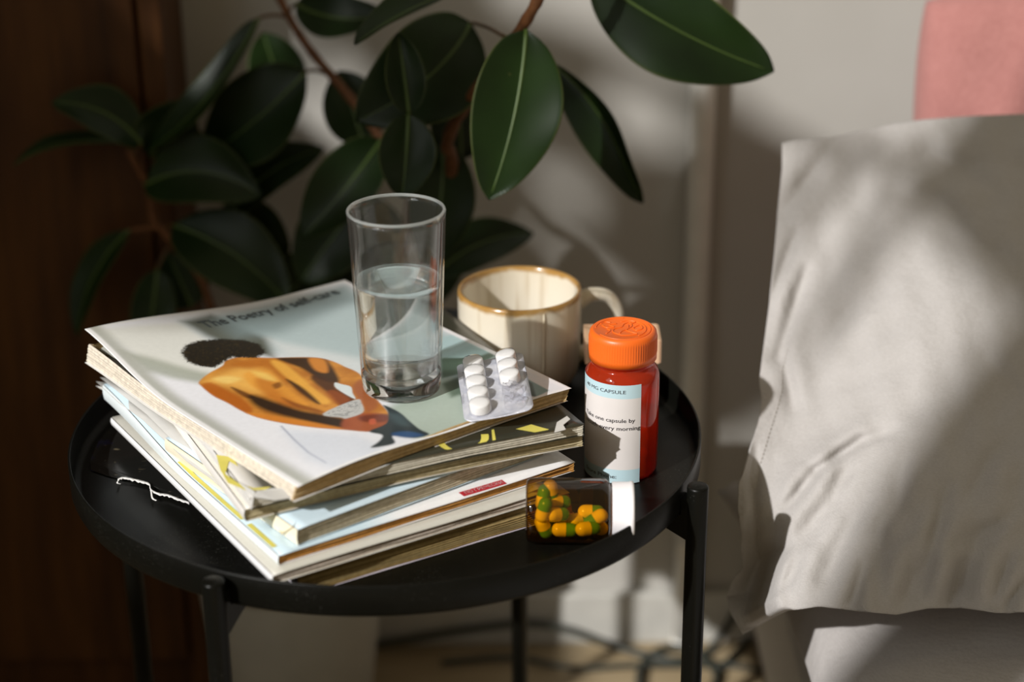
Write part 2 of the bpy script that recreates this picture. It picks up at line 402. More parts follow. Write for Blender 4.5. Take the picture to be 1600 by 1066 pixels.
pk = at(1600, 150, .34)
soft_pillow('cushion', (.644, .385, .513), (.205, .240, .06), M_PINK, 'pink woollen cushion standing behind the grey pillow', 'cushion', (math.radians(80), 0, math.radians(-2)), e=.3, wr=.002, seed=5, rnd=.14)

# ------------------------------------------------------------------ side table
t = Nt('black_metal'); b = t.bsdf((.0045, .004, .0025), .36, .16)
v1 = t.noise(t.coord(), 900, 2); v2 = t.noise(t.coord(), 14, 3)
dust = t.ramp(v1, [(.665, (0, 0, 0)), (.70, (1, 1, 1))]); patch = t.ramp(v2, [(.45, (0, 0, 0)), (.65, (.7, .7, .7))])
dm = t.mixc(1.0, dust, patch, 'MULTIPLY')
t.l(t.mixc(dm, (.004, .004, .003), (.08, .08, .07)), b.inputs['Base Color'])
t.l(t.ramp(v2, [(.3, (.28, .28, .28)), (.7, (.42, .42, .42))]), b.inputs['Roughness']); M_BLACK = t.m
tb = thing('side_table', 'round black metal tray side table with four post legs', 'table', (0, 0, 0))
RR = .2225
lathe('tray', [(0, ZT-.0015), (.19, ZT-.0015), (RR-.004, ZT-.0021), (RR-.001, ZT-.0012), (RR, ZT+.001), (RR, ZR-.0006), (RR-.0004, ZR), (RR-.0014, ZR), (RR-.0018, ZR-.0006), (RR-.0018, ZT+.004), (RR-.004, ZT+.0009), (RR-.008, ZT), (.15, ZT), (0, ZT)], 160, (0, 0, 0), M_BLACK, tb)
for k in range(4):
    a = math.radians(-113.87+90*k); lx, ly = .2322*math.cos(a), .2322*math.sin(a)
    r = .0073
    lg = lathe('leg', [(0, 0), (r, 0), (r, ZR-.0025), (r-.0004, ZR-.001), (r-.0018, ZR-.0004), (0, ZR-.0002)], 28, (lx, ly, 0), M_BLACK, tb)
    lathe('foot_pad', [(0, 0), (.0082, 0), (.0082, .006), (.0074, .008)], 20, (lx, ly, 0), M_BLACK, lg)
    # bracket plate from leg to tray underside
    ca, sa = math.cos(a), math.sin(a); tx, ty = -sa, ca; w = .0055
    z1, z0 = ZT-.0018, ZT-.0135
    prof = [(.2300, z1+.014), (.2226, z1+.012), (.2226, z1), (.185, z1), (.185, z1-.003), (.212, z0), (.2300, z0-.008)]
    V = [(ca*q+tx*s*w, sa*q+ty*s*w, z) for s in (-1, 1) for q, z in prof]; m = len(prof)
    F = [tuple(range(m)), tuple(reversed(range(m, 2*m)))]+[(i, (i+1) % m, m+(i+1) % m, m+i) for i in range(m)]
    o = obj('bracket', V, F, M_BLACK, tb); fix(o)
for k in range(2):
    a = math.radians(-113.87+90*k); ca, sa = math.cos(a), math.sin(a)
    tube('cross_bar', [(ca*.225, sa*.225, .06+.012*k), (-ca*.225, -sa*.225, .06+.012*k)], .0055, M_BLACK, tb, 14)

# ------------------------------------------------------------------ magazines
def attr_mat(name, rough=.4, spec=.5, coat=0, grain=.06):
    t = Nt(name); b = t.bsdf((.5, .5, .5), rough, spec)
    b.inputs['Coat Weight'].default_value = coat; b.inputs['Coat Roughness'].default_value = .12
    at_ = t.n('ShaderNodeVertexColor'); at_.layer_name = 'print'
    n = t.noise(t.coord(), 300, 2)
    g = t.ramp(n, [(.3, (1-grain,)*3), (.7, (1, 1, 1))])
    t.l(t.mixc(1.0, at_.outputs[0], g, 'MULTIPLY'), b.inputs['Base Color']); return t.m
M_PAGES = attr_mat('page_edges', .9, .1, 0, .25)
M_COVER = attr_mat('printed_cover', .38, .5, .25, .04)
def set_cols(o, C):
    ca = o.data.color_attributes.new('print', 'FLOAT_COLOR', 'POINT')
    buf = np.ones((len(o.data.vertices), 4), np.float32); buf[:, :3] = C; ca.data.foreach_set('color', buf.ravel())
GAIN = .80
def ink(c): return np.minimum(np.array(lin(c))/GAIN, .93)

class Mag:
    def __init__(s, label, front, right, z0, thick, W=None, H=.268, bend=None, bend0=None, pages=((205, 195, 170), (170, 150, 115)), cover=(225, 225, 230),
                 na=24, nb=30, spine=None, nl=None, inset=.0012, seed=0, paint=None, shift=(0, 0), bendp=None, white=0., ang=None):
        s.bendp = bendp
        s.z = ZT+z0+thick; zt = s.z
        Fp = atz(*front, zt); Rp = atz(*right, zt); u = (Rp-Fp); L = u.length; u = u/L
        if ang is not None: u = Vector((math.cos(math.radians(ang)), math.sin(math.radians(ang)), 0))
        s.u = u; s.v = Vector((-u.y, u.x, 0)); s.F = Fp
        s.W = W or L; s.H = H; s.bend = bend or (lambda a, b: 0*a); s.bend0 = bend0 or (lambda a, b: .35*s.bend(a, b))
        r = np.random.default_rng(seed)
        s.root = thing('magazine', label, 'magazine', s.F+s.u*s.W/2+s.v*s.H/2+Vector((0, 0, -thick)), 'magazines piled on the side table')
        # cover
        A, B = np.meshgrid(np.linspace(0, 1, na), np.linspace(0, 1, nb))
        A, B = A.ravel(), B.ravel(); V = s.surf(A, B, .0003)
        F = [(j*na+i, j*na+i+1, (j+1)*na+i+1, (j+1)*na+i) for j in range(nb-1) for i in range(na-1)]
        s.cover = obj('front_cover', V, F, M_COVER, s.root, True)
        C = paint(s, A, B) if paint else np.tile(ink(cover), (len(A), 1))*(1-.05*r.random((len(A), 1)))
        set_cols(s.cover, C)
        md = s.cover.modifiers.new('card', 'SOLIDIFY'); md.thickness = .00035; md.offset = -1
        # page block
        nl = nl or max(6, int(thick/.00075)); n = 46
        per = [(k/n, 0) for k in range(n)]+[(1, k/n) for k in range(n)]+[(1-k/n, 1) for k in range(n)]+[(0, 1-k/n) for k in range(n)]
        per = np.array(per); nrm = np.zeros_like(per)
        nrm[:n, 1] = -1; nrm[n:2*n, 0] = 1; nrm[2*n:3*n, 1] = 1; nrm[3*n:, 0] = -1
        V, C = [], []; ph = r.uniform(0, 6, 4)
        c0, c1 = ink(pages[0]), ink(pages[1])
        for l in range(nl):
            f0 = l/(nl-1); jit = r.normal(0, .0002)+(.0003 if l % 2 else -.0003)
            tilt = shift[0]*(1-f0)
            ins = inset-jit
            a = per[:, 0]-nrm[:, 0]*ins/s.W; b = per[:, 1]-nrm[:, 1]*ins/s.H
            a = a+tilt/s.W; b = b+shift[1]*(1-f0)/s.H+.0004*np.sin(per[:, 0]*17+ph[0]+l*.2)/s.H
            zb = s.bend0(a, b)*(1-f0)+(s.bendp or s.bend)(a, b)*f0*.97
            z = zt-thick*(1-f0)-.0004*f0+zb+r.normal(0, .00006, len(a))
            V += [s.F+s.u*float(x*s.W)+s.v*float(y*s.H)+Vector((0, 0, float(q)-zt)) for x, y, q in zip(a, b, z)]
            k = r.random()*.75+.25*r.random(); cc = c0*(1-k)+c1*k
            cv = np.tile(cc, (len(a), 1)); cv[3*n:] = cv[3*n:]*(1-white)+ink((214, 207, 194))*white*(.86+.14*r.random()); C.append(cv*(1-.05*r.random((len(a), 1))))  # left side paler: white spine, its sunlit look also put into the colour
        m = len(per); F = [(l*m+k, l*m+(k+1) % m, (l+1)*m+(k+1) % m, (l+1)*m+k) for l in range(nl-1) for k in range(m)]
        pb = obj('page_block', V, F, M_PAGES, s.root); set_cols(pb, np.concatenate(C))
        # back cover
        na2, nb2 = 12, 14
        A, B = np.meshgrid(np.linspace(0, 1, na2), np.linspace(0, 1, nb2)); A, B = A.ravel(), B.ravel()
        V = [s.F+s.u*float(x*s.W)+s.v*float(y*s.H)+Vector((0, 0, -thick+float(q))) for x, y, q in zip(A+shift[0]/s.W, B+shift[1]/s.H, s.bend0(A, B))]
        F = [(j*na2+i, (j+1)*na2+i, (j+1)*na2+i+1, j*na2+i+1) for j in range(nb2-1) for i in range(na2-1)]
        o = obj('back_cover', V, F, M_COVER, s.root, True); set_cols(o, np.tile(ink(cover)*.9, (len(A), 1)))
        if spine:
            nb2 = 40; V = []
            for j in range(nb2):
                b = np.array(j/(nb2-1)); hi = float(s.bend(np.array(0.), b)); lo = float(s.bend0(np.array(0.), b))
                for q in range(6):
                    f0 = q/5; bul = .0007*math.sin(math.pi*f0)
                    V.append(s.F+s.u*(-.0006-bul+shift[0]*(1-f0))+s.v*float(b*s.H)+Vector((0, 0, -thick*(1-f0)+hi*f0+lo*(1-f0))))
            F = [(j*6+q, (j+1)*6+q, (j+1)*6+q+1, j*6+q+1) for j in range(nb2-1) for q in range(5)]
            o = obj('spine', V, F, M_COVER, s.root, True); set_cols(o, np.tile(ink(spine), (len(V), 1))); s.spine = o
    def surf(s, A, B, dz=0.0):
        Z = s.bend(A, B)
        return [s.F+s.u*float(a*s.W)+s.v*float(b*s.H)+Vector((0, 0, dz+float(z))) for a, b, z in zip(np.ravel(A), np.ravel(B), np.ravel(Z))]
    def ab(s, px, py):
        """where a photograph point lies on the cover, as fractions of width and height"""
        p = atz(px, py, s.z)
        for _ in range(6):
            a = (p-s.F).dot(s.u)/s.W; b = (p-s.F).dot(s.v)/s.H
            p = atz(px, py, s.z+float(s.bend(np.array(a), np.array(b))))
        return a, b
    def decal(s, name, polys, mat, dz=.0006, cut=6):
        """flat printed patch lying on the cover"""
        bm = bmesh.new()
        for poly in polys:
            vs_ = [bm.verts.new((a*s.W, b*s.H, 0)) for a, b in poly]; bm.faces.new(vs_)
        bmesh.ops.remove_doubles(bm, verts=bm.verts, dist=1e-6)
        bmesh.ops.triangulate(bm, faces=bm.faces)
        for _ in range(2): bmesh.ops.subdivide_edges(bm, edges=[e for e in bm.edges if e.calc_length() > .01], cuts=1)
        me = bpy.data.meshes.new(name); 
        A = np.array([v.co.x/s.W for v in bm.verts]); B = np.array([v.co.y/s.H for v in bm.verts])
        for v, p in zip(bm.verts, s.surf(A, B, dz)): v.co = p
        bmesh.ops.recalc_face_normals(bm, faces=bm.faces)
        bm.to_mesh(me); bm.free(); me.materials.append(mat)
        o = bpy.data.objects.new(name, me); col.objects.link(o); o.parent = s.root; o.matrix_parent_inverse = PINV[s.root.name]; return o
    def letters(s, name, txt, p0, p1, mat, dz=.0006, hscale=1.0, bold=0, shear=0):
        v, f = text_vf(txt, 1.0, bold); x0, x1 = v[:, 0].min(), v[:, 0].max()
        a0 = np.array(s.ab(*p0)); a1 = np.array(s.ab(*p1))
        e = (a1-a0)*np.array([s.W, s.H]); L = np.hypot(*e); e /= L; nn = np.array([-e[1], e[0]]); k = L/(x1-x0)
        Q = a0*np.array([s.W, s.H])+np.outer((v[:, 0]-x0)*k, e)+np.outer(v[:, 1]*k*hscale, nn)+np.outer(v[:, 1]*k*shear, e)
        V = s.surf(Q[:, 0]/s.W, Q[:, 1]/s.H, dz)
        return obj(name, V, f, mat, s.root)

def bulge(c, kind=0):
    return c
# bottom pile upwards
gz = 0.0
def wav(amp, f=3.2, p=0.): return lambda a, b: amp*np.sin(f*a*2+p)*(1-.3*b)
mG = Mag('thick bottom magazine of the pile with a torn black leaf lying on the tray', (463, 897), (846, 806), 0.0003, .0162, W=.2, H=.262,
         pages=((165, 145, 100), (115, 95, 55)), cover=(196, 188, 198), spine=(222, 216, 224), seed=1, shift=(.004, 0), ang=31)
mF = Mag('thin silvery grey magazine lying second from the bottom of the pile', (428, 900), (826, 778), .0170, .0058, W=.205, H=.266,
         bend=lambda a, b: .0004*np.sin(7*a), bend0=lambda a, b: 0*a, pages=((215, 208, 195), (150, 130, 115)), cover=(188, 186, 176), spine=(232, 230, 232), seed=2,
         paint=lambda s, A, B: np.array([ink((188, 186, 176))*(1-.25*(math.sin(9*b+3*a) > .3)*sm(.3, .9, b)) for a, b in zip(A, B)]))
E_BEND = lambda a, b: .0005*np.sin(6*a+1)+.013*sm(.45, 1.0, b)*sm(.55, 0, a)
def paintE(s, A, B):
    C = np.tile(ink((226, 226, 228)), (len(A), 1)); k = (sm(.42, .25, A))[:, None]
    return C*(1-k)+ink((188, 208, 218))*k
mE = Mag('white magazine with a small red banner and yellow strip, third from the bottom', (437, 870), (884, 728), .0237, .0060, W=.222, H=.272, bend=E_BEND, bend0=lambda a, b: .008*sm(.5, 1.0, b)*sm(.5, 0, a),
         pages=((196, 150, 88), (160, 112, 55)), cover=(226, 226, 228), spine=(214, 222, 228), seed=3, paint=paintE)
mD = Mag('thick magazine with pale blue cover poking out in the middle of the pile', (466, 828), (858, 712), .0311, .0110, W=.196, H=.165, ang=38.5,
         pages=((196, 186, 165), (140, 128, 100)), cover=(196, 214, 224), spine=(222, 214, 190), seed=4, bend=lambda a, b: .0003*np.sin(5*a))
CB = lambda a, b: .0026*np.sin(3.0*a+.1)-.0006*a*a
mC = Mag('worn coverless magazine under the black one with yellow letters', (384, 797), (893, 688), .0430, .0084, W=.236, H=.24, bend=CB, bend0=CB, ang=25.8, white=.4,
         pages=((190, 180, 150), (150, 134, 96)), cover=(205, 200, 188), spine=(222, 218, 212), seed=5)
def paintB(s, A, B):
    C = np.tile(ink((46, 46, 36)), (len(A), 1)); k = (sm(.045, .02, A))[:, None]; C = C*(1-k)+ink((205, 202, 196))*k
    return C
mB = Mag('magazine with frayed black cover and large yellow letters under the top one', (392, 779), (897, 665), .0521, .0080, W=.232, H=.24, bend=CB, bend0=CB, ang=25.8, white=.4,
         pages=((205, 200, 186), (150, 142, 120)), cover=(46, 46, 36), spine=(214, 212, 208), seed=6, paint=paintB, na=40)

# printed photograph on the top cover and painted water glass shadow, as soft shapes in cover space
def pmask(X, Y, poly, soft):
    P = np.array(poly); n = len(P); ins = np.zeros(X.shape, bool); dmin = np.full(X.shape, 9.)
    for i in range(n):
        (x0, y0), (x1, y1) = P[i], P[(i+1) % n]
        c = ((y0 > Y) != (y1 > Y)) & (X < (x1-x0)*(Y-y0)/(y1-y0+1e-12)+x0); ins ^= c
        vx, vy = x1-x0, y1-y0; tt = np.clip(((X-x0)*vx+(Y-y0)*vy)/(vx*vx+vy*vy+1e-12), 0, 1)
        dmin = np.minimum(dmin, np.hypot(X-x0-tt*vx, Y-y0-tt*vy))
    sd = np.where(ins, dmin, -dmin); return sm(-soft, soft, sd)
def vnoise(X, Y, sc, seed):
    r = np.random.default_rng(seed); g = r.random((64, 64))
    x, y = X*sc, Y*sc; xi, yi = np.floor(x).astype(int), np.floor(y).astype(int); fx, fy = x-xi, y-yi
    fx, fy = fx*fx*(3-2*fx), fy*fy*(3-2*fy); G = lambda i, j: g[i % 64, j % 64]
    return (G(xi, yi)*(1-fx)+G(xi+1, yi)*fx)*(1-fy)+(G(xi, yi+1)*(1-fx)+G(xi+1, yi+1)*fx)*fy
def paintA(s, A, B):
    X, Y = A*s.W, B*s.H
    pt = lambda q: tuple(np.array(s.ab(*q))*np.array([s.W, s.H]))
    pp_ = lambda L: [pt(q) for q in L]
    C = np.tile(ink((218, 219, 226)), (len(A), 1))
    def lay(mask, c, op=1.0):
        nonlocal C
        k = (mask*op)[:, None]; C = C*(1-k)+ink(c)*k
    lay(pmask(X, Y, pp_([(150, 515), (285, 505), (350, 545), (420, 600), (300, 590), (215, 560)]), .006), (206, 207, 200), .9)
    lay(pmask(X, Y, pp_([(190, 548), (240, 560), (330, 585), (330, 602), (270, 592), (228, 580)]), .005), (150, 155, 142), .85)
    lay(pmask(X, Y, pp_([(285, 503), (540, 446), (700, 520), (800, 560), (760, 610), (640, 640), (560, 600), (520, 570), (430, 555), (345, 540)]), .010), (166, 182, 184))
    lay(pmask(X, Y, pp_([(285, 503), (330, 492), (420, 530), (430, 560), (370, 545), (320, 525)]), .006), (70, 72, 58), .9)
    lay(pmask(X, Y, pp_([(330, 500), (535, 449), (560, 470), (440, 520), (370, 528)]), .012), (118, 134, 136), .8)
    lay(pmask(X, Y, pp_([(420, 530), (560, 560), (640, 600), (560, 590), (440, 556)]), .008), (204, 208, 208), .8)
    lay(pmask(X, Y, pp_([(600, 640), (700, 590), (780, 625), (845, 640), (700, 690), (655, 690)]), .006), (158, 172, 160), .95)
    lay(pmask(X, Y, pp_([(688, 562), (742, 536), (775, 556), (720, 585), (690, 592)]), .002), (78, 98, 82), .95)  # shadow of the water glass put into the cover colour
    lay(pmask(X, Y, pp_([(690, 600), (730, 585), (760, 605), (705, 622)]), .003), (84, 102, 86), .9)  # second patch of the painted water glass shadow
    lay(pmask(X, Y, pp_([(742, 536), (770, 524), (810, 545), (780, 556)]), .0015), (172, 180, 176), .9)
    lay(pmask(X, Y, pp_([(690, 528), (722, 520), (775, 548), (742, 560), (690, 560)]), .002), (160, 186, 188), .8)
    lay(pmask(X, Y, pp_([(815, 588), (858, 611), (838, 622), (822, 612)]), .001), (112, 142, 142), .95)
    lay(pmask(X, Y, pp_([(815, 588), (832, 600), (838, 622), (824, 618)]), .001), (40, 56, 44), .9)
    # lower sheet with faint folds
    lay(pmask(X, Y, pp_([(440, 672), (560, 680), (600, 705), (520, 735), (480, 720)]), .006), (200, 206, 216), .7)
    lay(pmask(X, Y, pp_([(437, 666), (441, 666), (464, 690), (484, 708), (511, 724), (509, 725), (480, 708), (460, 690)]), .0006), (150, 156, 172), .8)
    # figure seen from behind
    def csm(L, n=4):
        P = np.array(L, float); m_ = len(P); o_ = []
        for i in range(m_):
            a_, b_, c_, d_ = P[i-1], P[i], P[(i+1) % m_], P[(i+2) % m_]
            for k in range(n):
                t_ = k/n; o_.append(tuple(.5*(2*b_+(c_-a_)*t_+(2*a_-5*b_+4*c_-d_)*t_*t_+(3*b_-a_-3*c_+d_)*t_**3)))
        return o_
    cq = lambda L: pp_(csm([(260+x/3.4386, 430+y/3.4386) for x, y in L]))
    body = [(300, 490), (320, 462), (400, 442), (560, 447), (640, 445), (760, 443), (840, 450), (900, 468), (960, 495), (1040, 535), (1085, 620), (1140, 680), (1190, 740), (1200, 800), (1110, 842), (960, 834), (800, 822), (650, 802), (520, 776), (420, 740), (330, 690), (250, 650), (188, 598), (176, 575), (230, 530)]
    m = pmask(X, Y, cq(body), .0010)
    nz = vnoise(X, Y, 260, 3); nz2 = vnoise(X, Y, 90, 5)
    lay(m, (172, 108, 38)); lay(m*sm(.3, .8, nz2), (206, 142, 56), .6); lay(m*sm(.5, .95, nz), (160, 92, 26), .35)
    def inb(poly, soft, c, op): lay(m*pmask(X, Y, cq(poly), soft), c, op)
    inb([(200, 575), (330, 520), (430, 500), (560, 540), (600, 600), (500, 640), (330, 600)], .008, (226, 172, 84), .85)
    inb([(420, 530), (560, 520), (640, 600), (760, 690), (700, 700), (560, 640), (460, 600)], .0022, (214, 146, 54), .7)
    inb([(360, 480), (470, 455), (600, 470), (690, 560), (640, 570), (540, 500), (420, 500)], .004, (168, 96, 24), .75)
    inb([(480, 560), (560, 560), (620, 640), (740, 720), (600, 690), (500, 620)], .004, (176, 100, 26), .7)
    inb([(250, 560), (330, 545), (400, 560), (330, 585)], .003, (236, 192, 110), .8)
    inb([(460, 520), (540, 530), (590, 570), (520, 560)], .003, (238, 190, 100), .75)
    inb([(620, 660), (700, 690), (820, 725), (840, 742), (700, 715)], .002, (120, 60, 14), .8)
    inb([(560, 470), (640, 480), (780, 600), (880, 680), (820, 690), (700, 600)], .0022, (228, 168, 70), .75)
    inb([(590, 450), (700, 445), (830, 450), (872, 470), (928, 560), (905, 582), (820, 560), (720, 500)], .0022, (34, 17, 5), .95)
    inb([(765, 450), (850, 458), (866, 525), (800, 512)], .0022, (200, 126, 44), .9)
    inb([(800, 540), (905, 580), (915, 612), (1012, 668), (940, 705), (880, 645), (780, 565)], .0022, (58, 26, 6), .92)
    inb([(860, 640), (900, 620), (990, 668), (930, 700)], .0022, (150, 70, 16), .6)
    inb([(640, 560), (690, 580), (750, 620), (825, 690), (800, 690), (740, 650), (690, 610)], .0018, (52, 24, 6), .95)
    inb([(570, 590), (610, 578), (620, 600), (585, 612)], .002, (104, 54, 12), .8)
    inb([(345, 605), (380, 612), (470, 655), (440, 665), (390, 640)], .0015, (70, 32, 8), .8)
    inb([(440, 665), (480, 648), (700, 722), (840, 750), (960, 775), (985, 800), (940, 826), (800, 800), (600, 752), (490, 712)], .0035, (26, 12, 5), .97)
    inb([(188, 598), (250, 650), (330, 690), (420, 740), (460, 740), (440, 690), (340, 630), (240, 580)], .0022, (164, 84, 18), .8)
    inb([(420, 740), (520, 776), (800, 822), (960, 834), (900, 815), (600, 762)], .002, (196, 120, 40), .9)
    inb([(960, 770), (1060, 742), (1200, 760), (1200, 842), (960, 834)], .0022, (150, 74, 44), .9)
    inb([(1040, 760), (1190, 750), (1180, 790), (1060, 790)], .0022, (92, 34, 24), .8)
    inb([(1000, 610), (1050, 560), (1100, 640), (1140, 700), (1080, 740), (1050, 690)], .0022, (150, 82, 50), .8)
    inb([(1090, 780), (1120, 775), (1125, 800), (1095, 805)], .001, (190, 90, 60), .8)
    lay(pmask(X, Y, cq([(905, 580), (940, 588), (990, 602), (1000, 635), (1012, 668), (915, 612)]), .0008), (200, 208, 208), 1)
    lay(pmask(X, Y, cq([(840, 748), (1015, 672), (1048, 690), (1056, 740), (970, 772), (940, 768)]), .0010), (178, 180, 178), .97)
    lay(pmask(X, Y, cq([(860, 748), (1015, 680), (1040, 720), (960, 765)]), .002)*sm(.4, .7, vnoise(X*1.0+Y*.5, Y, 700, 9)), (116, 118, 118), .6)
    tr = [(1090, 842), (1180, 800), (1190, 740), (1165, 700), (1250, 738), (1310, 790), (1360, 830), (1412, 858), (1330, 878), (1218, 866), (1228, 905), (1150, 925), (1098, 928), (1140, 897), (1160, 862)]
    lay(pmask(X, Y, cq(tr), .0010), (34, 44, 48)); lay(pmask(X, Y, cq([(1218, 850), (1300, 842), (1380, 862), (1300, 878), (1222, 866)]), .002), (36, 78, 128), .75)
    lay(pmask(X, Y, cq([(1200, 750), (1260, 760), (1300, 810), (1240, 800)]), .004), (66, 84, 88), .6)
    hair = [(283, 553), (290, 540), (310, 533), (345, 530), (380, 532), (405, 538), (416, 552), (400, 560), (362, 559), (350, 566), (335, 575), (312, 573), (292, 566)]
    hm = pmask(X+.0022*(vnoise(X, Y, 900, 11)-.5), Y+.0022*(vnoise(X, Y, 900, 12)-.5), pp_(hair), .0016)
    lay(hm, (22, 17, 8)); lay(hm*sm(.6, .9, vnoise(X, Y, 800, 4)), (58, 47, 24), .5)
    # paper margins
    lay(sm(.975, .985, A), (224, 222, 226)); lay(np.maximum(sm(.012, .006, B), 0), (226, 224, 228)); lay(sm(.985, .992, B), (216, 216, 214))
    lay(sm(.075, .03, A)*sm(.0, .004, A), (148, 150, 136), .75); lay(sm(.022, .012, A), (228, 227, 226))
    return C
A_BEND = lambda a, b: .021*sm(.5, 1.05, b)**1.4*sm(.75, -.1, a)+.0022*np.sin(3.2*a)+.002*np.sin(8*a)*sm(.25, 0, b)*sm(1, .8, a)-.0004*a
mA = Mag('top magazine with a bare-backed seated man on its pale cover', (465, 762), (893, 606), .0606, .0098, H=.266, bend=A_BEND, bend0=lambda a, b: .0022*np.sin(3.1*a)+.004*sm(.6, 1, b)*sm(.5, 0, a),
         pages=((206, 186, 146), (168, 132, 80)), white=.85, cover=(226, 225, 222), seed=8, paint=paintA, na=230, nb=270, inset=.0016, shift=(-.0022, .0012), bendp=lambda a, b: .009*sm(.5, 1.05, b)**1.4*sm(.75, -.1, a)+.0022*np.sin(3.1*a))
ZA = mA.z
M_INKD = simple('dark_ink', (.045, .055, .058), .5); M_YEL = simple('yellow_ink', (.74, .66, .13), .45); M_RED = simple('red_ink', (.50, .02, .035), .45); M_WHT = simple('white_ink', (.62, .45, .45), .5)
mA.letters('title_lettering', 'The Poetry of self-care', (322, 514), (533, 459), M_INKD, .0007, 1.25, .012)
# yellow lettering on the black cover
def arc(cx, cy, rx0, ry0, rx1, ry1, a0, a1, n=18):
    o1 = [(cx+rx0*math.cos(a0+(a1-a0)*k/n), cy+ry0*math.sin(a0+(a1-a0)*k/n)) for k in range(n+1)]
    o2 = [(cx+rx1*math.cos(a0+(a1-a0)*k/n), cy+ry1*math.sin(a0+(a1-a0)*k/n)) for k in range(n+1)]
    return [(o1[k], o1[k+1], o2[k+1], o2[k]) for k in range(n)]
def pxpoly(m, L): return [m.ab(*q) for q in L]
P2 = math.pi
def shl(L): return [(max(a, .004), max(b, .004)) for a, b in pxpoly(mB, [(x, y-2-5*(x-392)/500) for x, y in L])]
mB.decal('yellow_letter', [shl(q) for q in arc(722, 690, 42, 24, 30, 21, -.2, P2*1.02)], M_YEL)
mB.decal('yellow_letter', [shl([(763, 702), (785, 697), (784, 694), (775, 695), (772, 678), (768, 679), (771, 697), (763, 699)])], M_YEL)
mB.decal('yellow_letter', [shl([(806, 678), (830, 671), (850, 677), (858, 679), (858, 682), (820, 691), (820, 688), (836, 684)])], M_YEL)
mB.decal('yellow_letter', [shl(q) for q in arc(606, 738, 40, 14, 34, 12, 0, P2)], M_YEL)
mB.decal('yellow_letter', [pxpoly(mB, [(338, 712), (364, 716), (372, 730), (358, 722), (352, 742), (372, 756), (396, 764), (424, 762), (414, 767), (385, 768), (356, 756), (344, 735)])], M_YEL)
# red banner and yellow strip on the white magazine
qa = mE.ab(725, 777); qb = mE.ab(792, 757); dw = .0065/mE.H
mE.decal('red_banner', [[(qa[0], qa[1]), (qb[0], qb[1]), (qb[0]+.001, qb[1]+dw), (qa[0]-.001, qa[1]+dw)]], M_RED)
mE.letters('banner_lettering', 'ПО ГРЕЧЕСКИ', (729, 774), (787, 757), M_WHT, .0009, 1.3)
mE.decal('yellow_strip', [[(.002, .04), (.018, .04), (.018, .17), (.002, .17)]], M_YEL); mE.decal('yellow_strip', [[(.002, .20), (.016, .20), (.016, .55), (.002, .55)]], M_YEL)
# small print on the spine side of the silver magazine
# torn cover leaf of the bottom magazine
t = Nt('glossy_black_print'); b = t.bsdf((.01, .01, .01), .2, .5)
n = t.noise(t.coord(), 34, 3); n2 = t.noise(t.coord(scale=(1, 3, 1)), 90, 3)
cmix = t.mixc(t.ramp(n, [(.60, (0, 0, 0)), (.72, (1, 1, 1))]), (.010, .010, .009), (.02, .03, .22)); cmix = t.mixc(t.ramp(n2, [(.66, (0, 0, 0)), (.72, (1, 1, 1))]), cmix, (.16, .13, .08))
t.l(cmix, b.inputs['Base Color']); M_TORN = t.m
zc = ZT+.0006
out = [(165, 640), (128, 668), (120, 690), (126, 720), (142, 735), (168, 744), (186, 748), (205, 750), (226, 755), (236, 758), (246, 764), (262, 774), (288, 784), (300, 780), (250, 720), (200, 668)]
def clampr(p, r=.211):
    q = math.hypot(p.x, p.y); k_ = min(1, r/q); return Vector((p.x*k_, p.y*k_, p.z))
mG_T = obj('torn_leaf', [clampr(atz(px, py, zc+.0004+.0004*math.sin(i))) for i, (px, py) in enumerate(out)], [tuple(reversed(range(len(out))))], M_TORN, mG.root, label='torn black leaf hanging out of the bottom magazine'); fix(mG_T)
M_TEAR = simple('torn_paper', (.75, .74, .72), .9, .1)
tv, tf = [], []
edge = [atz(px, py, zc+.002) for px, py in ((184, 750), (192, 747), (205, 749), (222, 753), (233, 757), (236, 766), (248, 772), (262, 774), (278, 780), (296, 786))]
e2 = spline(edge, 6)
for i, p in enumerate(e2):
    w = .0005+.0009*abs(math.sin(i*.9))+.0009*random.random(); tv += [p+Vector((0, -w, .0004*math.sin(i*2.3))), p+Vector((0, w*.4, .0006))]
for i in range(len(e2)-1): tf.append((2*i, 2*i+2, 2*i+3, 2*i+1))
o = obj('torn_edge', tv, tf, M_TEAR, mG.root, True); o.modifiers.new('paper', 'SOLIDIFY').thickness = .0004
for (p0, p1, p2) in (((186, 750), (183, 755), (188, 757)), ((236, 768), (238, 779), (244, 783))):
    P_ = spline([atz(*p0, zc+.002), atz(*p1, zc+.0030), atz(*p2, zc+.002)], 5); V_ = []
    for q in P_: V_ += [q+Vector((-.0005, 0, 0)), q+Vector((.0005, .0002, .0004))]
    obj('torn_shred', V_, [(2*i, 2*i+2, 2*i+3, 2*i+1) for i in range(len(P_)-1)], M_TEAR, mG.root)
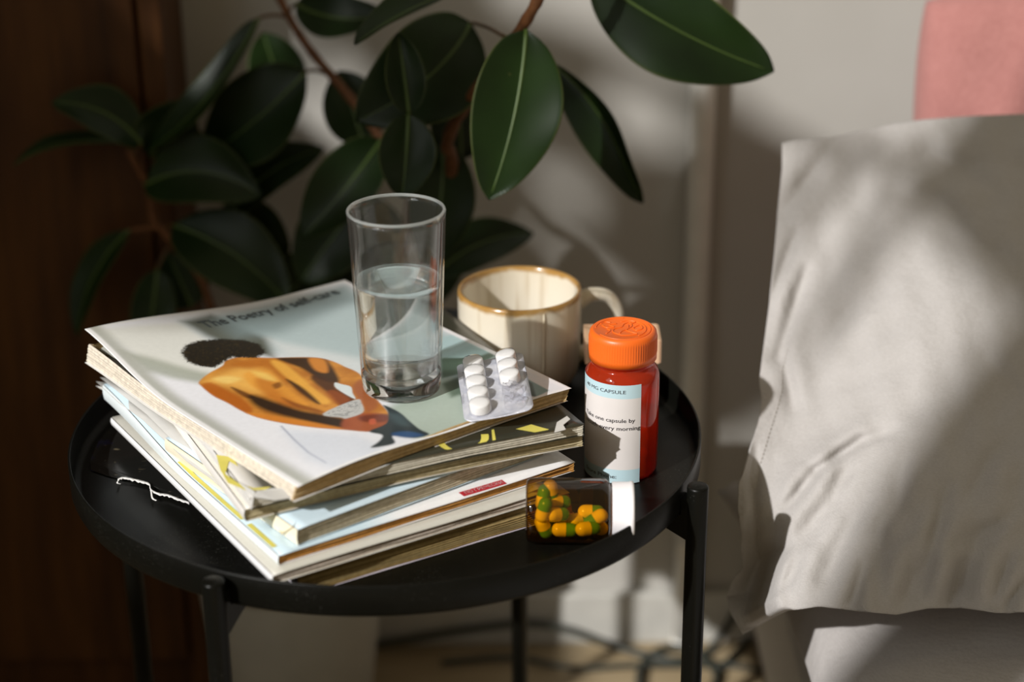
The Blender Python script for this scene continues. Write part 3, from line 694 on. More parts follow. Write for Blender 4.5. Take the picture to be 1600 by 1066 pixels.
# frayed corners and lifted sheets
def sheet(m, name, pts, mat, thick=.0003):
    """paper scrap from (photo x, photo y, height over tray)"""
    V = [atz(x, y, ZT+h) for x, y, h in pts]; o = obj(name, V, [tuple(range(len(V)))], mat, m.root); fix(o)
    o.modifiers.new('paper', 'SOLIDIFY').thickness = thick; return o
M_PAPER = simple('white_paper', (.56, .55, .52), .7, .2, .06)
sheet(mB, 'frayed_corner', [(870, 660, .0612), (886, 650, .0622), (891, 655, .0635), (880, 664, .0625), (884, 671, .061), (866, 676, .0608)], M_PAPER)
sheet(mB, 'frayed_corner', [(392, 776, .061), (402, 768, .0625), (424, 763, .0632), (470, 762, .0625), (480, 774, .0612), (430, 782, .0608)], M_PAPER)
sheet(mB, 'frayed_corner', [(372, 752, .0612), (398, 768, .0628), (393, 797, .055), (384, 784, .058)], M_PAPER)
sheet(mD, 'frayed_corner', [(428, 812, .0318), (446, 806, .0335), (466, 812, .042), (458, 824, .0428), (440, 836, .033)], simple('yellowed_paper', (.58, .5, .32), .8, .1))
sheet(mA, 'lifted_page', [(150, 545, .0720), (170, 536, .0760), (235, 568, .0760), (260, 590, .0720), (215, 578, .0708)], simple('grey_page', (.36, .36, .32), .4, .4))
for i_, (h0, dxx) in enumerate(((.0375, 0), (.0405, 6))):
    L_ = [(150+dxx+k*36, 596-i_*9+k*31+3*math.sin(k*2.1+i_)) for k in range(7)]; V_ = []
    for k, (x, y) in enumerate(L_):
        h_ = h0+.004*(1-k/6); V_ += [atz(x, y, ZT+h_), atz(x+34, y+4, ZT+h_+.0012)]
    o = obj('loose_page', V_, [(2*k, 2*k+2, 2*k+3, 2*k+1) for k in range(6)], M_PAPER, mC.root, True); o.modifiers.new('paper', 'SOLIDIFY').thickness = .0004
sheet(mE, 'curled_page', [(150, 603, .034), (170, 607, .037), (230, 640, .036), (262, 668, .033), (215, 645, .032)], M_PAPER)

# ------------------------------------------------------------------ glass of water
M_GLASS = thin_clear('clear_glass', (.985, .992, .99), .0, (.85, .92, .90), .010, 1.6, None, 3.0)
M_GRIM = thin_clear('glass_rim', (.95, .97, .97), .02, (.88, .93, .92), .30, 1.6, None, 2.0)
t = Nt('glass_base'); b = t.bsdf((1, 1, 1), .0, .5, 0, **{'Transmission Weight': 1.0, 'IOR': 1.47}); M_GBASE = t.m
t = Nt('water'); b = t.bsdf((.985, .995, 1.0), .0, .5, 0, **{'Transmission Weight': 1.0, 'IOR': 1.333})
tr0 = t.n('ShaderNodeBsdfTransparent'); tr0.inputs[0].default_value = (.96, .98, .98, 1); ms0 = t.n('ShaderNodeMixShader'); ms0.inputs[0].default_value = .22
t.l(b.outputs[0], ms0.inputs[1]); t.l(tr0.outputs[0], ms0.inputs[2]); t.l(ms0.outputs[0], t.out.inputs[0]); M_WATER = t.m
gp = atz(628, 609, ZA+.001); gx, gy = gp.x, gp.y; gz = ZA+.0028
rb, rt, HG, wt = .0263, .0325, .1262, .0022
def ro(z): return rb+(rt-rb)*min(1, z/HG)**.9
gl = thing('drinking_glass', 'tall clear glass half filled with water on the top magazine', 'glass', (gx, gy, gz))
prof = [(ro(z), z) for z in np.linspace(.0126, HG, 26)]
prof += [(ro(z)-wt, z) for z in np.linspace(HG, .0172, 24)]+[(rb-wt-.001, .0150), (rb-wt-.004, .0134), (rb-.012, .0130)]
lathe('glass_wall', prof, 96, (gx, gy, gz), M_GLASS, gl)
lathe('glass_rim', [(rt-wt/2+wt/2*1.05*math.cos(a), HG+.0004+wt/2*1.05*math.sin(a)) for a in np.linspace(0, 2*math.pi, 14)[:-1]], 96, (gx, gy, gz), M_GRIM, gl, close=True)
lathe('glass_base', [(0, .0006), (rb-.004, .0004), (rb-.0016, 0), (rb-.0004, .0006), (rb, .002), (ro(.006), .006), (ro(.0122), .0122), (ro(.0122)-.0006, .0126), (0, .0126)], 96, (gx, gy, gz), M_GBASE, gl)
WH = .079
wp = [(0, .0128), (rb-wt-.0042, .0132), (rb-wt-.0012, .0146)]+[(ro(z)-wt+.00015, z) for z in np.linspace(.0172, WH, 16)]+[(ro(WH)-wt-.001, WH-.0006), (ro(WH)-wt-.003, WH-.0009), (0, WH-.0009)]
lathe('water', wp, 96, (gx, gy, gz), M_WATER, gl)

# ------------------------------------------------------------------ blister pack of tablets
t = Nt('blister_foil'); b = t.bsdf((.62, .63, .68), .35, .6, .25)
n = t.noise(t.coord(), 120, 4); t.l(t.ramp(n, [(.3, (.48, .50, .58)), (.7, (.72, .72, .76))]), b.inputs['Base Color']); t.l(t.bump(t.noise(t.coord(), 900, 2), .3), b.inputs['Normal']); M_FOIL = t.m
M_PVC = thin_clear('clear_blister_plastic', (.97, .97, .98), .04, (.8, .8, .85), .10, 1.5)
M_TAB = simple('white_tablet', (.86, .85, .82), .7, .3, .03, 200)
zb = ZA+.0042
bo = Vector((.0771, -.0608, .5887+.0)); ex = Vector((.9834, .0762, .1649)); ey = Vector((-.0916, .9919, .0879)); en = ex.cross(ey)
bwid, bht = .0462, .0787
bp = thing('blister_pack', 'silver blister pack of white tablets on the top magazine beside the glass', 'blister pack', bo)
def bl(x, y, z):  # pack coordinates, slightly bowed
    return bo+ex*x+ey*y+en*(z+.0012*(x/bwid*2)**2-.0015*(y/bht*2)**2)
def rrect(w, h, r, n=6):
    o_ = []
    for cx_, cy_, a0 in ((w-r, h-r, 0), (-w+r, h-r, 90), (-w+r, -h+r, 180), (w-r, -h+r, 270)):
        o_ += [(cx_+r*math.cos(math.radians(a0+90*k/n)), cy_+r*math.sin(math.radians(a0+90*k/n))) for k in range(n+1)]
    return o_
nx_, ny_ = 24, 40; V = []; F = []
ol = rrect(bwid/2, bht/2, .006)
bm = bmesh.new(); f_ = bm.faces.new([bm.verts.new((x, y, 0)) for x, y in ol]); bmesh.ops.triangulate(bm, faces=[f_])
for _ in range(3): bmesh.ops.subdivide_edges(bm, edges=[e for e in bm.edges if e.calc_length() > .006], cuts=1, use_grid_fill=False)
V = [bl(v.co.x, v.co.y, 0) for v in bm.verts]; bm.verts.index_update(); F = [tuple(v.index for v in f.verts) for f in bm.faces]; bm.free()
fo = obj('foil_sheet', V, F, M_FOIL, bp, True); fix(fo); fo.modifiers.new('foil', 'SOLIDIFY').thickness = .0003
tr_ = .0069; rows = 5; rowp = (bht-.006)/rows; colx = bwid/2-.0118
def dome(cx_, cy_, r, h, n=24, crush=0):
    pr = [(r*1.18, .0003), (r*1.10, h*.25), (r*1.04, h*.75), (r*.9, h*.98), (r*.5, h*1.03), (0, h*1.04)]
    V, F = [], []
    for q, z in pr:
        for k in range(n):
            a = 2*math.pi*k/n; zz = z*(1-crush*(.45+.5*math.sin(3*a+cy_*900)*math.cos(2*a+q*700))) if crush else z
            V.append(bl(cx_+q*math.cos(a)*(1-.1*crush), cy_+q*math.sin(a), zz))
    F = [(i*n+k, i*n+(k+1) % n, (i+1)*n+(k+1) % n, (i+1)*n+k) for i in range(len(pr)-1) for k in range(n)]
    return V, F
for ci, sx in enumerate((-1, 1)):
    for rI in range(rows):
        cy_ = bht/2-.003-rowp*(rI+.5); cx_ = sx*colx
        empty_ = ci == 1 and rI >= 3
        V, F = dome(cx_, cy_, tr_, .0082, crush=.75 if empty_ else 0)
        pk_ = obj('pocket', V, F, M_PVC, bp, True); fix(pk_)
        if empty_: pk_['label'] = 'crushed empty pocket'
        else:
            pr = [(0, .0006), (tr_*.9, .0006), (tr_*.98, .0010), (tr_, .0016), (tr_, .0066), (tr_*.94, .0072), (tr_*.6, .0076), (0, .0077)]
            V, F = [], []; n = 28
            for q, z in pr:
                for k in range(n): V.append(bl(cx_+q*math.cos(2*math.pi*k/n), cy_+q*math.sin(2*math.pi*k/n), z))
            F = [(i*n+k, i*n+(k+1) % n, (i+1)*n+(k+1) % n, (i+1)*n+k) for i in range(len(pr)-1) for k in range(n)]
            o = obj('tablet', V, F, M_TAB, bp, True); fix(o)

# ------------------------------------------------------------------ mug
t = Nt('cream_glaze'); b = t.bsdf((.6, .52, .38), .18, .5); b.inputs['Coat Weight'].default_value = .3
co = t.n('ShaderNodeTexCoord'); sp = t.n('ShaderNodeSeparateXYZ'); t.l(co.outputs['Object'], sp.inputs[0])
ad = t.n('ShaderNodeMath', operation='MULTIPLY_ADD'); n = t.noise(co.outputs['Object'], 60, 4)
t.l(n, ad.inputs[0]); ad.inputs[1].default_value = .008; t.l(sp.outputs[2], ad.inputs[2])
MH = .079
mr = t.n('ShaderNodeMapRange'); mr.inputs['From Min'].default_value = 0; mr.inputs['From Max'].default_value = MH+.004; t.l(ad.outputs[0], mr.inputs['Value'])
cr = t.ramp(mr.outputs[0], [(0, (.24, .15, .06)), (.15, (.46, .37, .24)), (.6, (.76, .71, .60)), (.93, (.72, .65, .52)), (.965, (.42, .24, .07)), (1, (.34, .18, .045))])
st = t.noise(t.coord(scale=(40, 40, 3)), 3, 3)
t.l(t.mixc(t.ramp(st, [(.52, (0, 0, 0)), (.75, (.45, .45, .45))]), cr, (.40, .27, .12)), b.inputs['Base Color']); M_MUG = t.m
mc = atz(812, 449, ZT+MH); mx, my = mc.x, mc.y; MR = .0474
mug = thing('mug', 'cream glazed ceramic mug with brown rim standing behind the magazines', 'mug', (mx, my, ZT))
prof = [(0, .003), (.030, .003), (.032, 0), (.035, 0), (.040, .004), (.0445, .012), (.0462, .022), (.0468, .045), (MR-.0002, MH-.003), (MR-.0008, MH-.0006), (MR-.002, MH), (MR-.0034, MH-.0008), (MR-.0040, MH-.003), (.0425, .04), (.041, .016), (.034, .009), (0, .008)]
lathe('mug_body', prof, 96, (0, 0, 0), M_MUG, None).name = 'mug_body'
o = bpy.data.objects['mug_body']; o.parent = mug
# handle towards the right and a little away
ha = math.radians(14); hd = Vector((math.cos(ha), math.sin(ha), 0))
hp = [hd*.0455+Vector((0, 0, .062)), hd*.056+Vector((0, 0, .067)), hd*.070+Vector((0, 0, .064)), hd*.078+Vector((0, 0, .050)), hd*.074+Vector((0, 0, .034)), hd*.060+Vector((0, 0, .022)), hd*.045+Vector((0, 0, .018))]
hv = spline(hp, 8); v, f = tube_vf(hv, [.0068-.0022*math.sin(math.pi*i/(len(hv)-1)) for i in range(len(hv))], 16)
o = obj('handle', v, f, M_MUG, None, True); o.parent = mug
sa_ = math.radians(-90+22)
sd = Vector((math.cos(sa_), math.sin(sa_), 0))
o = tube('glaze_seam', [sd*r_+Vector((0, 0, z)) for r_, z in ((.0452, .014), (.0464, .024), (.0467, .045), (.0472, .065), (.0471, MH-.004))], [.0007, .0010, .0011, .0011, .0008], M_MUG, None, 8); o.parent = mug

# ------------------------------------------------------------------ carton behind the orange bottle
M_CART = simple('peach_card', (.72, .47, .30), .6, .3, .06)
db_ = thing('dark_box', 'small black box hidden behind the red pill bottle on the tray', 'box', (.171, .075, ZT))
z0 = at(1031, 569, .06).z; cz = at(1033, 531, .06).z-.0005
box('box_body', (.149, .062, ZT), (.193, .088, z0-.004), M_BLACK, db_, .0008); box('box_lid', (.1485, .0615, z0-.004), (.1935, .0885, z0), M_BLACK, db_, .0008)
ca_ = thing('carton', 'small peach-coloured carton lying behind the red pill bottle', 'box', (.171, .072, z0))
xl, xr = at(914, 550, .06).x, at(1033, 550, .06).x
box('carton_body', (xl, .060, z0), (xr-.0008, .092, cz), M_CART, ca_, .0006)
box('end_flap', (xr-.0008, .0608, z0+.0006), (xr, .0912, cz-.0006), M_CART, ca_)

# ------------------------------------------------------------------ orange pill bottle
BX, BY, BR = .165, -.028, .0255
M_REDP = thin_clear('clear_red_plastic', (.95, .085, .022), .06, (.95, .085, .02), .46, 1.5, (1.0, .11, .025))
M_ORG = simple('orange_plastic', (.86, .145, .012), .4, .5, .04)
M_BLUE = simple('label_blue', (.50, .68, .74), .5, .4, .03); M_LBL = simple('label_white', (.74, .70, .68), .5, .4, .03); M_BLK = simple('label_ink', (.03, .025, .03), .5)
pb = thing('pill_bottle', 'translucent red pill bottle with ribbed orange cap and printed label standing on the tray', 'pill bottle', (BX, BY, ZT))
prof = [(0, .0015), (.018, .0012), (.0215, 0), (.0243, .0012), (BR, .0045), (BR, .0720), (.0252, .0745), (.0240, .0775), (.0218, .0798), (.0205, .0806), (.0205, .0835), (.0222, .0842), (.0222, .0852), (.0203, .0860), (.0203, .0885)]
lathe('bottle_body', prof, 80, (BX, BY, ZT), M_REDP, pb)
# ribbed cap
n = 240; CZ0, CZ1, CR = .0855, .1062, .0232; V, F = [], []
rings = [(CR-.0018, CZ0, 0), (CR, CZ0, 0), (CR, CZ0+.0042, 0), (CR, CZ0+.0050, 1), (CR, CZ1-.0050, 1), (CR-.0001, CZ1-.0040, 0), (CR-.0005, CZ1-.0016, 0), (CR-.0020, CZ1-.0002, 0), (CR-.0032, CZ1, 0), (CR-.0040, CZ1-.0005, 0), (.001, CZ1-.0005, 0)]
for r, z, rib in rings:
    for k in range(n):
        a = 2*math.pi*k/n; q = r+(.00028 if (k % 3 == 0) else -.00018)*rib
        V.append((BX+q*math.cos(a), BY+q*math.sin(a), ZT+z))
F = [(i*n+k, i*n+(k+1) % n, (i+1)*n+(k+1) % n, (i+1)*n+k) for i in range(len(rings)-1) for k in range(n)]+[tuple(range((len(rings)-1)*n, len(rings)*n))]
cap = obj('cap', V, F, M_ORG, pb, True); fix(cap); 
def capcurve(L, r=.00045):
    z = ZT+CZ1-.0004; return tube('embossed_line', spline([Vector((BX+x, BY+y, z)) for x, y in L], 8), r, M_ORG, cap, 8)
k_ = .001
capcurve([(19*k_*math.cos(a)*.98, 19*k_*math.sin(a)*.98) for a in np.linspace(-2.6, .4, 16)]); capcurve([(15.5*k_*math.cos(a), 15.5*k_*math.sin(a)) for a in np.linspace(-.9, 1.1, 10)])
capcurve([(18.8*k_*math.cos(a), 18.8*k_*math.sin(a)) for a in np.linspace(1.5, 3.0, 10)])
for L in ([(-2, -11), (-7, -6), (-6, 0), (-1, 3), (1, 8), (5, 11), (6, 4), (2, -2), (5, -6), (9, -9), (4, -11), (-2, -11)],
          [(-3, -8), (-1, -4), (3, 0), (4, 6)], [(-14, 6), (-11, 2), (-6, 3), (-9, 7), (-4, 9)], [(-15, 9), (-12, 12), (-8, 11)], [(6, 8), (9, 12), (4, 14), (-1, 12)], [(8, 3), (12, 6), (13, 0), (9, -3), (7, 0), (8, 3)], [(-12, -8), (-9, -3), (-11, 0)]):
    capcurve([(x*k_, y*k_) for x, y in L])
# label: wrapped sheet
def cyl(theta, z, r): return Vector((BX+r*math.cos(theta), BY+r*math.sin(theta), z))
def thz(px, py):
    p = oncyl(px, py, BX, BY, BR); return math.atan2(p.y-BY, p.x-BX), p.z
thR, zR1 = thz(1002, 600); _, zR0 = thz(1002, 752); thL = thR-math.radians(165)
zb1 = thz(1002, 621)[1]; zb0 = thz(1002, 731)[1]
def lab(name, z0, z1, mat, dr=.00022):
    n = 60; V, F = [], []
    for k in range(n+1):
        a = thL+(thR-thL)*k/n; d = dr+(.0012*sm(6, 0, k) if True else 0)
        V += [cyl(a, z0, BR+d), cyl(a, z1, BR+d)]
    for k in range(n): F.append((2*k, 2*k+2, 2*k+3, 2*k+1))
    o = obj(name, V, F, mat, lb, True); return o
lb = None
lbl = obj('label', *(lambda n: ([cyl(thL+(thR-thL)*k/n, z, BR+.00022+.0012*float(sm(6, 0, k))) for k in range(n+1) for z in (zb0, zb1)], [(2*k, 2*k+2, 2*k+3, 2*k+1) for k in range(n)]))(60), M_LBL, pb, True)
lb = lbl; PINV[lbl.name] = Matrix.Identity(4)
def child_of(o, par):
    o.parent = par; o.matrix_parent_inverse = par.matrix_world.inverted(); return o
bpy.context.view_layer.update()
for nm, z0, z1 in (('blue_band', zR0, zb0), ('blue_band', zb1, zR1)):
    o = obj(nm, *(lambda n: ([cyl(thL+(thR-thL)*k/n, z, BR+.00022+.0012*float(sm(6, 0, k))) for k in range(n+1) for z in (z0, z1)], [(2*k, 2*k+2, 2*k+3, 2*k+1) for k in range(n)]))(60), M_BLUE, None, True)
    child_of(o, lbl)
def label_text(txt, p0, p1, size, bold=0):
    v, f = text_vf(txt, 1.0, bold); a0, z0 = thz(*p0); a1, z1 = thz(*p1); x0, x1 = v[:, 0].min(), v[:, 0].max()
    k = (a1-a0)*BR/(x1-x0)
    V = [cyl(a0+(x-x0)*k/BR, (z0+z1)/2+y*size, BR+.0004) for x, y in v]
    o = obj('label_lettering', V, f, M_BLK, None); child_of(o, lbl)
label_text('40 MG CAPSULE', (918.5, 603), (978, 612.5), .0036)
label_text('Take one capsule by', (917.5, 643), (992, 660), .0041, .008)
label_text('mouth every morning', (917.5, 656), (1000, 670), .0041, .008)
label_text('Store Phone:', (917.5, 733), (963, 746), .0040, .008)
# capsules: two half shells joined on a common axis
def half(name, L, r, sgn, mat):
    prof = [(r, 0)]+[(r, L*.5*k/3) for k in (1, 2, 3)]+[(r*math.cos(a), L*.5+r*math.sin(a)) for a in np.linspace(.15, math.pi/2, 8)]
    v, f = lathe_vf([(q, sgn*h) for q, h in prof], 18, (0, 0, 0), 'x')
    me = bpy.data.meshes.new(name); me.from_pydata(v, [], f); me.update(); me.shade_smooth(); me.materials.append(mat)
    bm = bmesh.new(); bm.from_mesh(me); bmesh.ops.remove_doubles(bm, verts=bm.verts, dist=1e-6); bmesh.ops.recalc_face_normals(bm, faces=bm.faces); bm.to_mesh(me); bm.free(); return me
M_CY = simple('yellow_gelatin', (1.0, .80, .05), .25, .5, .03); M_CG = simple('green_gelatin', (.12, .40, .06), .25, .5, .03); M_CR = simple('red_gelatin', (.75, .10, .04), .35, .5, .04); M_CW = simple('pale_gelatin', (.85, .55, .40), .35, .5, .04)
HY = half('yellow_half', .0092, .0047, -1, M_CY); HGn = half('green_half', .0075, .0045, 1, M_CG)
HR1 = half('red_half', .0070, .0040, -1, M_CR); HR2 = half('pale_half', .0065, .0038, 1, M_CW)
def capsule(loc, rot, halves, names, label, group):
    e = bpy.data.objects.new('capsule', None); col.objects.link(e); e.location = loc; e.rotation_euler = rot; e.empty_display_size = .005; tag(e, label, 'capsule', group)
    for me, nm in zip(halves, names):
        o = bpy.data.objects.new(nm, me); col.objects.link(o); o.parent = e
k = 0
for layer in range(5):
    for q in range(5 if layer < 4 else 3):
        a = 2*math.pi*q/5+layer*.63; rr = .0150 if q or layer % 2 else .012
        p = Vector((BX+rr*math.cos(a), BY+rr*math.sin(a), ZT+.0065+layer*.0088))
        capsule(p, (random.uniform(-.2, .2), random.uniform(-.25, .25), a+math.pi/2+random.uniform(-.1, .1)), (HR1, HR2), ('red_half', 'pale_half'), 'reddish capsule piled inside the red pill bottle', 'capsules inside the red bottle')

# ------------------------------------------------------------------ amber bottle lying down
ac = atz(889, 797, ZT+.0212); AR = .0212; ax0, az0, ay0 = at(822, 797, ac.y).x, ac.z, ac.y
M_AMB = thin_clear('amber_glass', (.82, .57, .15), .04, (.10, .035, .004), .05, 1.52, None, 3.0, (.10, .03, .003), 1.6)
AY = math.radians(-1.5)
am = thing('amber_bottle', 'small amber glass bottle with white cap lying on its side near the tray rim', 'pill bottle', (ax0, ay0, ZT))
prof = [(0, .0012), (.015, .0008), (.0175, 0), (.0198, .0008), (.0209, .003), (AR, .0065), (AR, .0480), (.0206, .0515), (.0188, .0535), (.0172, .0545), (.0165, .0552), (.0165, .0645)]
ob_ = lathe('bottle_wall', prof, 72, (0, 0, 0), M_AMB, None, axis='x'); ob_.parent = am; ob_.location = (0, 0, AR)
ins = [(0, .0032), (.0165, .0030), (.0185, .0050), (.0194, .0080), (.0194, .0475), (.0186, .0505), (.0165, .0525), (.0148, .0540), (.0148, .0640)]
M_CAPW = simple('white_plastic', (.84, .82, .83), .4, .5, .02)
pc = [(.0169, .0556), (.0186, .0556), (.0188, .0562), (.0188, .0668), (.0192, .0672), (.0192, .0690), (.0184, .0697), (0, .0697)]
o = lathe('white_cap', pc, 72, (0, 0, 0), M_CAPW, None, axis='x'); o.parent = am; o.location = (0, 0, AR)
am.rotation_euler = (0, 0, AY)
# capsules inside (photo position, depth behind the axis, axis direction)
caps = [(884, 828, -.006, (0, .05, 0)), (920, 826, -.008, (-.9, .1, .4)), (845, 824, -.006, (.4, 1.2, .3)), (873, 834, .004, (.1, 0, 2.6)), (861, 770, .005, (0, 1.45, .2)), (848, 796, -.008, (.5, -1.3, .3)),
        (872, 804, -.004, (0, .25, .6)), (874, 784, .006, (0, .3, .5)), (925, 800, .008, (0, .03, 0)), (905, 812, .006, (0, .1, .6)), (936, 812, -.002, (.1, .5, 3.4)), (932, 832, .004, (0, -.2, 3.0)), (843, 776, .002, (.3, -1.2, 1.0)), (900, 838, .010, (0, 0, .3))]
for px, py, dy, rot in caps:
    p = at(px, py, ay0+dy)
    rel = Vector((0, p.y-ay0, p.z-az0)); lim = AR-.0068
    if rel.length > lim: rel = rel*(lim/rel.length)
    p = Vector((min(max(p.x, ax0+.0115), ax0+.0445), ay0+rel.y, az0+rel.z))
    capsule(p, rot, (HY, HGn), ('yellow_half', 'green_half'), 'yellow and green capsule lying inside the amber bottle', 'capsules inside the amber bottle')

# ------------------------------------------------------------------ rubber plant
t = Nt('rubber_leaf'); b = t.bsdf((.02, .045, .015), .40, .24); b.inputs['Coat Weight'].default_value = .03; b.inputs['Coat Roughness'].default_value = .25
uv = t.n('ShaderNodeUVMap'); sp = t.n('ShaderNodeSeparateXYZ'); t.l(uv.outputs[0], sp.inputs[0])
ab_ = t.n('ShaderNodeMath', operation='ABSOLUTE'); t.l(sp.outputs[1], ab_.inputs[0])
sl = t.n('ShaderNodeMath', operation='MULTIPLY_ADD'); t.l(ab_.outputs[0], sl.inputs[0]); sl.inputs[1].default_value = -.12; t.l(sp.outputs[0], sl.inputs[2])
cb = t.n('ShaderNodeCombineXYZ'); t.l(sl.outputs[0], cb.inputs[0])
wv = t.n('ShaderNodeTexWave', bands_direction='X'); wv.inputs['Scale'].default_value = 9; wv.inputs['Distortion'].default_value = .4; t.l(cb.outputs[0], wv.inputs[0])
n = t.noise(t.coord(), 18, 4)
base_c = t.ramp(n, [(.3, (.005, .0145, .0022)), (.7, (.0095, .025, .004))])
edge_c = t.mixc(t.ramp(ab_.outputs[0], [(.94, (0, 0, 0)), (1.0, (.8, .8, .8))]), base_c, (.11, .13, .035))
sp_ = t.ramp(t.noise(t.coord(), 70, 2), [(.76, (0, 0, 0)), (.80, (.6, .6, .6))])
t.l(t.mixc(sp_, edge_c, (.10, .10, .03)), b.inputs['Base Color'])
t.l(t.bump(wv.outputs[0], .10, .002), b.inputs['Normal']); M_LEAF = t.m
M_RIB = simple('leaf_midrib', (.062, .105, .02), .4, .5, .1); M_STEM = simple('brown_stem', (.13, .052, .018), .6, .3, .25, 120, 0, .3); M_PET = simple('petiole', (.10, .052, .018), .5, .4, .2)
M_POT = simple('white_pot_glaze', (.44, .43, .38), .5, .4, .04); M_SOIL = simple('soil', (.03, .02, .012), .95, .1, .5, 200, 0, .6)
PX, PY = -.129, .400
rp = thing('rubber_plant', 'tall rubber plant with glossy dark green leaves in a white pot behind the table', 'plant', (PX, PY, 0))
PH = .258
pot = lathe('pot', [(0, .004), (.062, .004), (.066, 0), (.070, .003), (.0915, .186), (.0925, .1945), (.0965, .196), (.0985, PH-.003), (.098, PH), (.094, PH), (.091, PH-.006), (.089, .225), (.086, .215)], 72, (PX, PY, 0), M_POT, rp)
v = []; f = []
lathe('soil', [(0, .231), (.03, .233), (.06, .230), (.0885, .226)], 40, (PX, PY, 0), M_SOIL, rp)
def stem(name, pts, r0, r1, mat=M_STEM):
    P = spline(pts, 8); return tube(name, P, [(r0+(r1-r0)*i/(len(P)-1))*(1+.10*math.sin(i*1.9)) for i in range(len(P))], mat, rp, 10)
S = at
soilp = lambda dx, dy: Vector((PX+dx, PY+dy, .225))
stem('stem', [soilp(.03, -.01), S(640, 330, .37), S(590, 210, .40), S(545, 150, .42), S(480, 72, .44), S(438, 0, .45), S(405, -75, .46)], .0052, .0032)
stem('stem', [soilp(.04, -.01), S(690, 330, .34), S(700, 218, .30), S(745, 140, .27), S(812, 48, .22), S(850, -20, .20), S(880, -90, .20)], .0058, .0040)
stem('stem', [soilp(-.03, -.02), S(330, 480, .41), S(268, 378, .42), S(240, 345, .42), S(233, 300, .42), S(216, 265, .415), S(200, 236, .415)], .0042, .0024)
stem('side_shoot', [S(268, 372, .42), S(252, 356, .42), S(200, 360, .415)], .0028, .0020)
stem('side_shoot', [S(655, 300, .37), S(652, 250, .30), S(639, 178, .234)], .003, .0018)

def leaf(base, tip, Yb, Yt, hw, roll=0., bend=.0, fold=.12, curl=.0, side=.0, pet=None, petY=None, sh=0., ext=False):
    B = at(*base, Yb) if not ext else Vector(base); T = at(*tip, Yt) if not ext else Vector(tip)
    ax = T-B; L = ax.length; d = ax/L; view = ((B+T)/2-CAM).normalized()
    s0 = d.cross(view).normalized(); n0 = s0.cross(d).normalized()
    if n0.dot(view) > 0: n0 = -n0
    cr, sr = math.cos(roll), math.sin(roll)
    sd = s0*cr+n0*sr; nn = n0*cr-s0*sr
    nt, ns = 22, 9; V, F, UVs = [], [], []
    mids = []
    for i in range(nt):
        t_ = i/(nt-1)
        w = hw*(max(0, math.sin(math.pi*(t_**.9)))**.62)*(1-.12*(t_-.45))
        if t_ > .9: w = min(w, hw*(.012+5.2*(1-t_)))
        if t_ > .97: w = hw*.35*(1-t_)/.1*.5
        w = max(w, .0002)
        c_ = B+ax*t_+nn*(bend*4*t_*(1-t_)*L)+sd*(side*4*t_*(1-t_)*L)-nn*(curl*L*max(0, t_-.6)**2*5)
        mids.append(c_)
        for k in range(ns):
            s_ = -1+2*k/(ns-1)
            wave = .05*hw*math.sin(t_*11+s_*2+base[0]*.1)*abs(s_)**2
            V.append(c_+sd*(w*s_*math.cos(fold*2))+nn*(w*abs(s_)**1.4*fold*2+wave+w*sh*s_))
            UVs.append((t_*2, s_))
    F = [(i*ns+k, i*ns+k+1, (i+1)*ns+k+1, (i+1)*ns+k) for i in range(nt-1) for k in range(ns-1)]
    o = obj('leaf', V, F, M_LEAF, rp, True)
    ul = o.data.uv_layers.new(name='UVMap')
    idx = np.zeros(len(o.data.loops), int); o.data.loops.foreach_get('vertex_index', idx); ul.data.foreach_set('uv', np.array(UVs)[idx].astype(np.float32).ravel())
    md = o.modifiers.new('blade', 'SOLIDIFY'); md.thickness = .0008; md.offset = 0
    sb = o.modifiers.new('smooth', 'SUBSURF'); sb.levels = 1; sb.render_levels = 1
    mp = [m_+nn*.0003 for m_ in mids[:-1]]
    mv, mf = tube_vf(mp, [.0017*(1-.75*i/len(mp)) for i in range(len(mp))], 8)
    r_ = obj('midrib', mv, mf, M_RIB, None, True); PL.append((r_, o))
    if pet:
        pv, pf_ = tube_vf(spline([at(*pet, petY or Yb) if not ext else Vector(pet), (( at(*pet, petY or Yb) if not ext else Vector(pet))+B)/2+Vector((0, 0, .002)), B, B+d*.006], 5), .0016, 8)
        p_ = obj('petiole', pv, pf_, M_PET, None, True); PL.append((p_, o))
    return o
PL = []
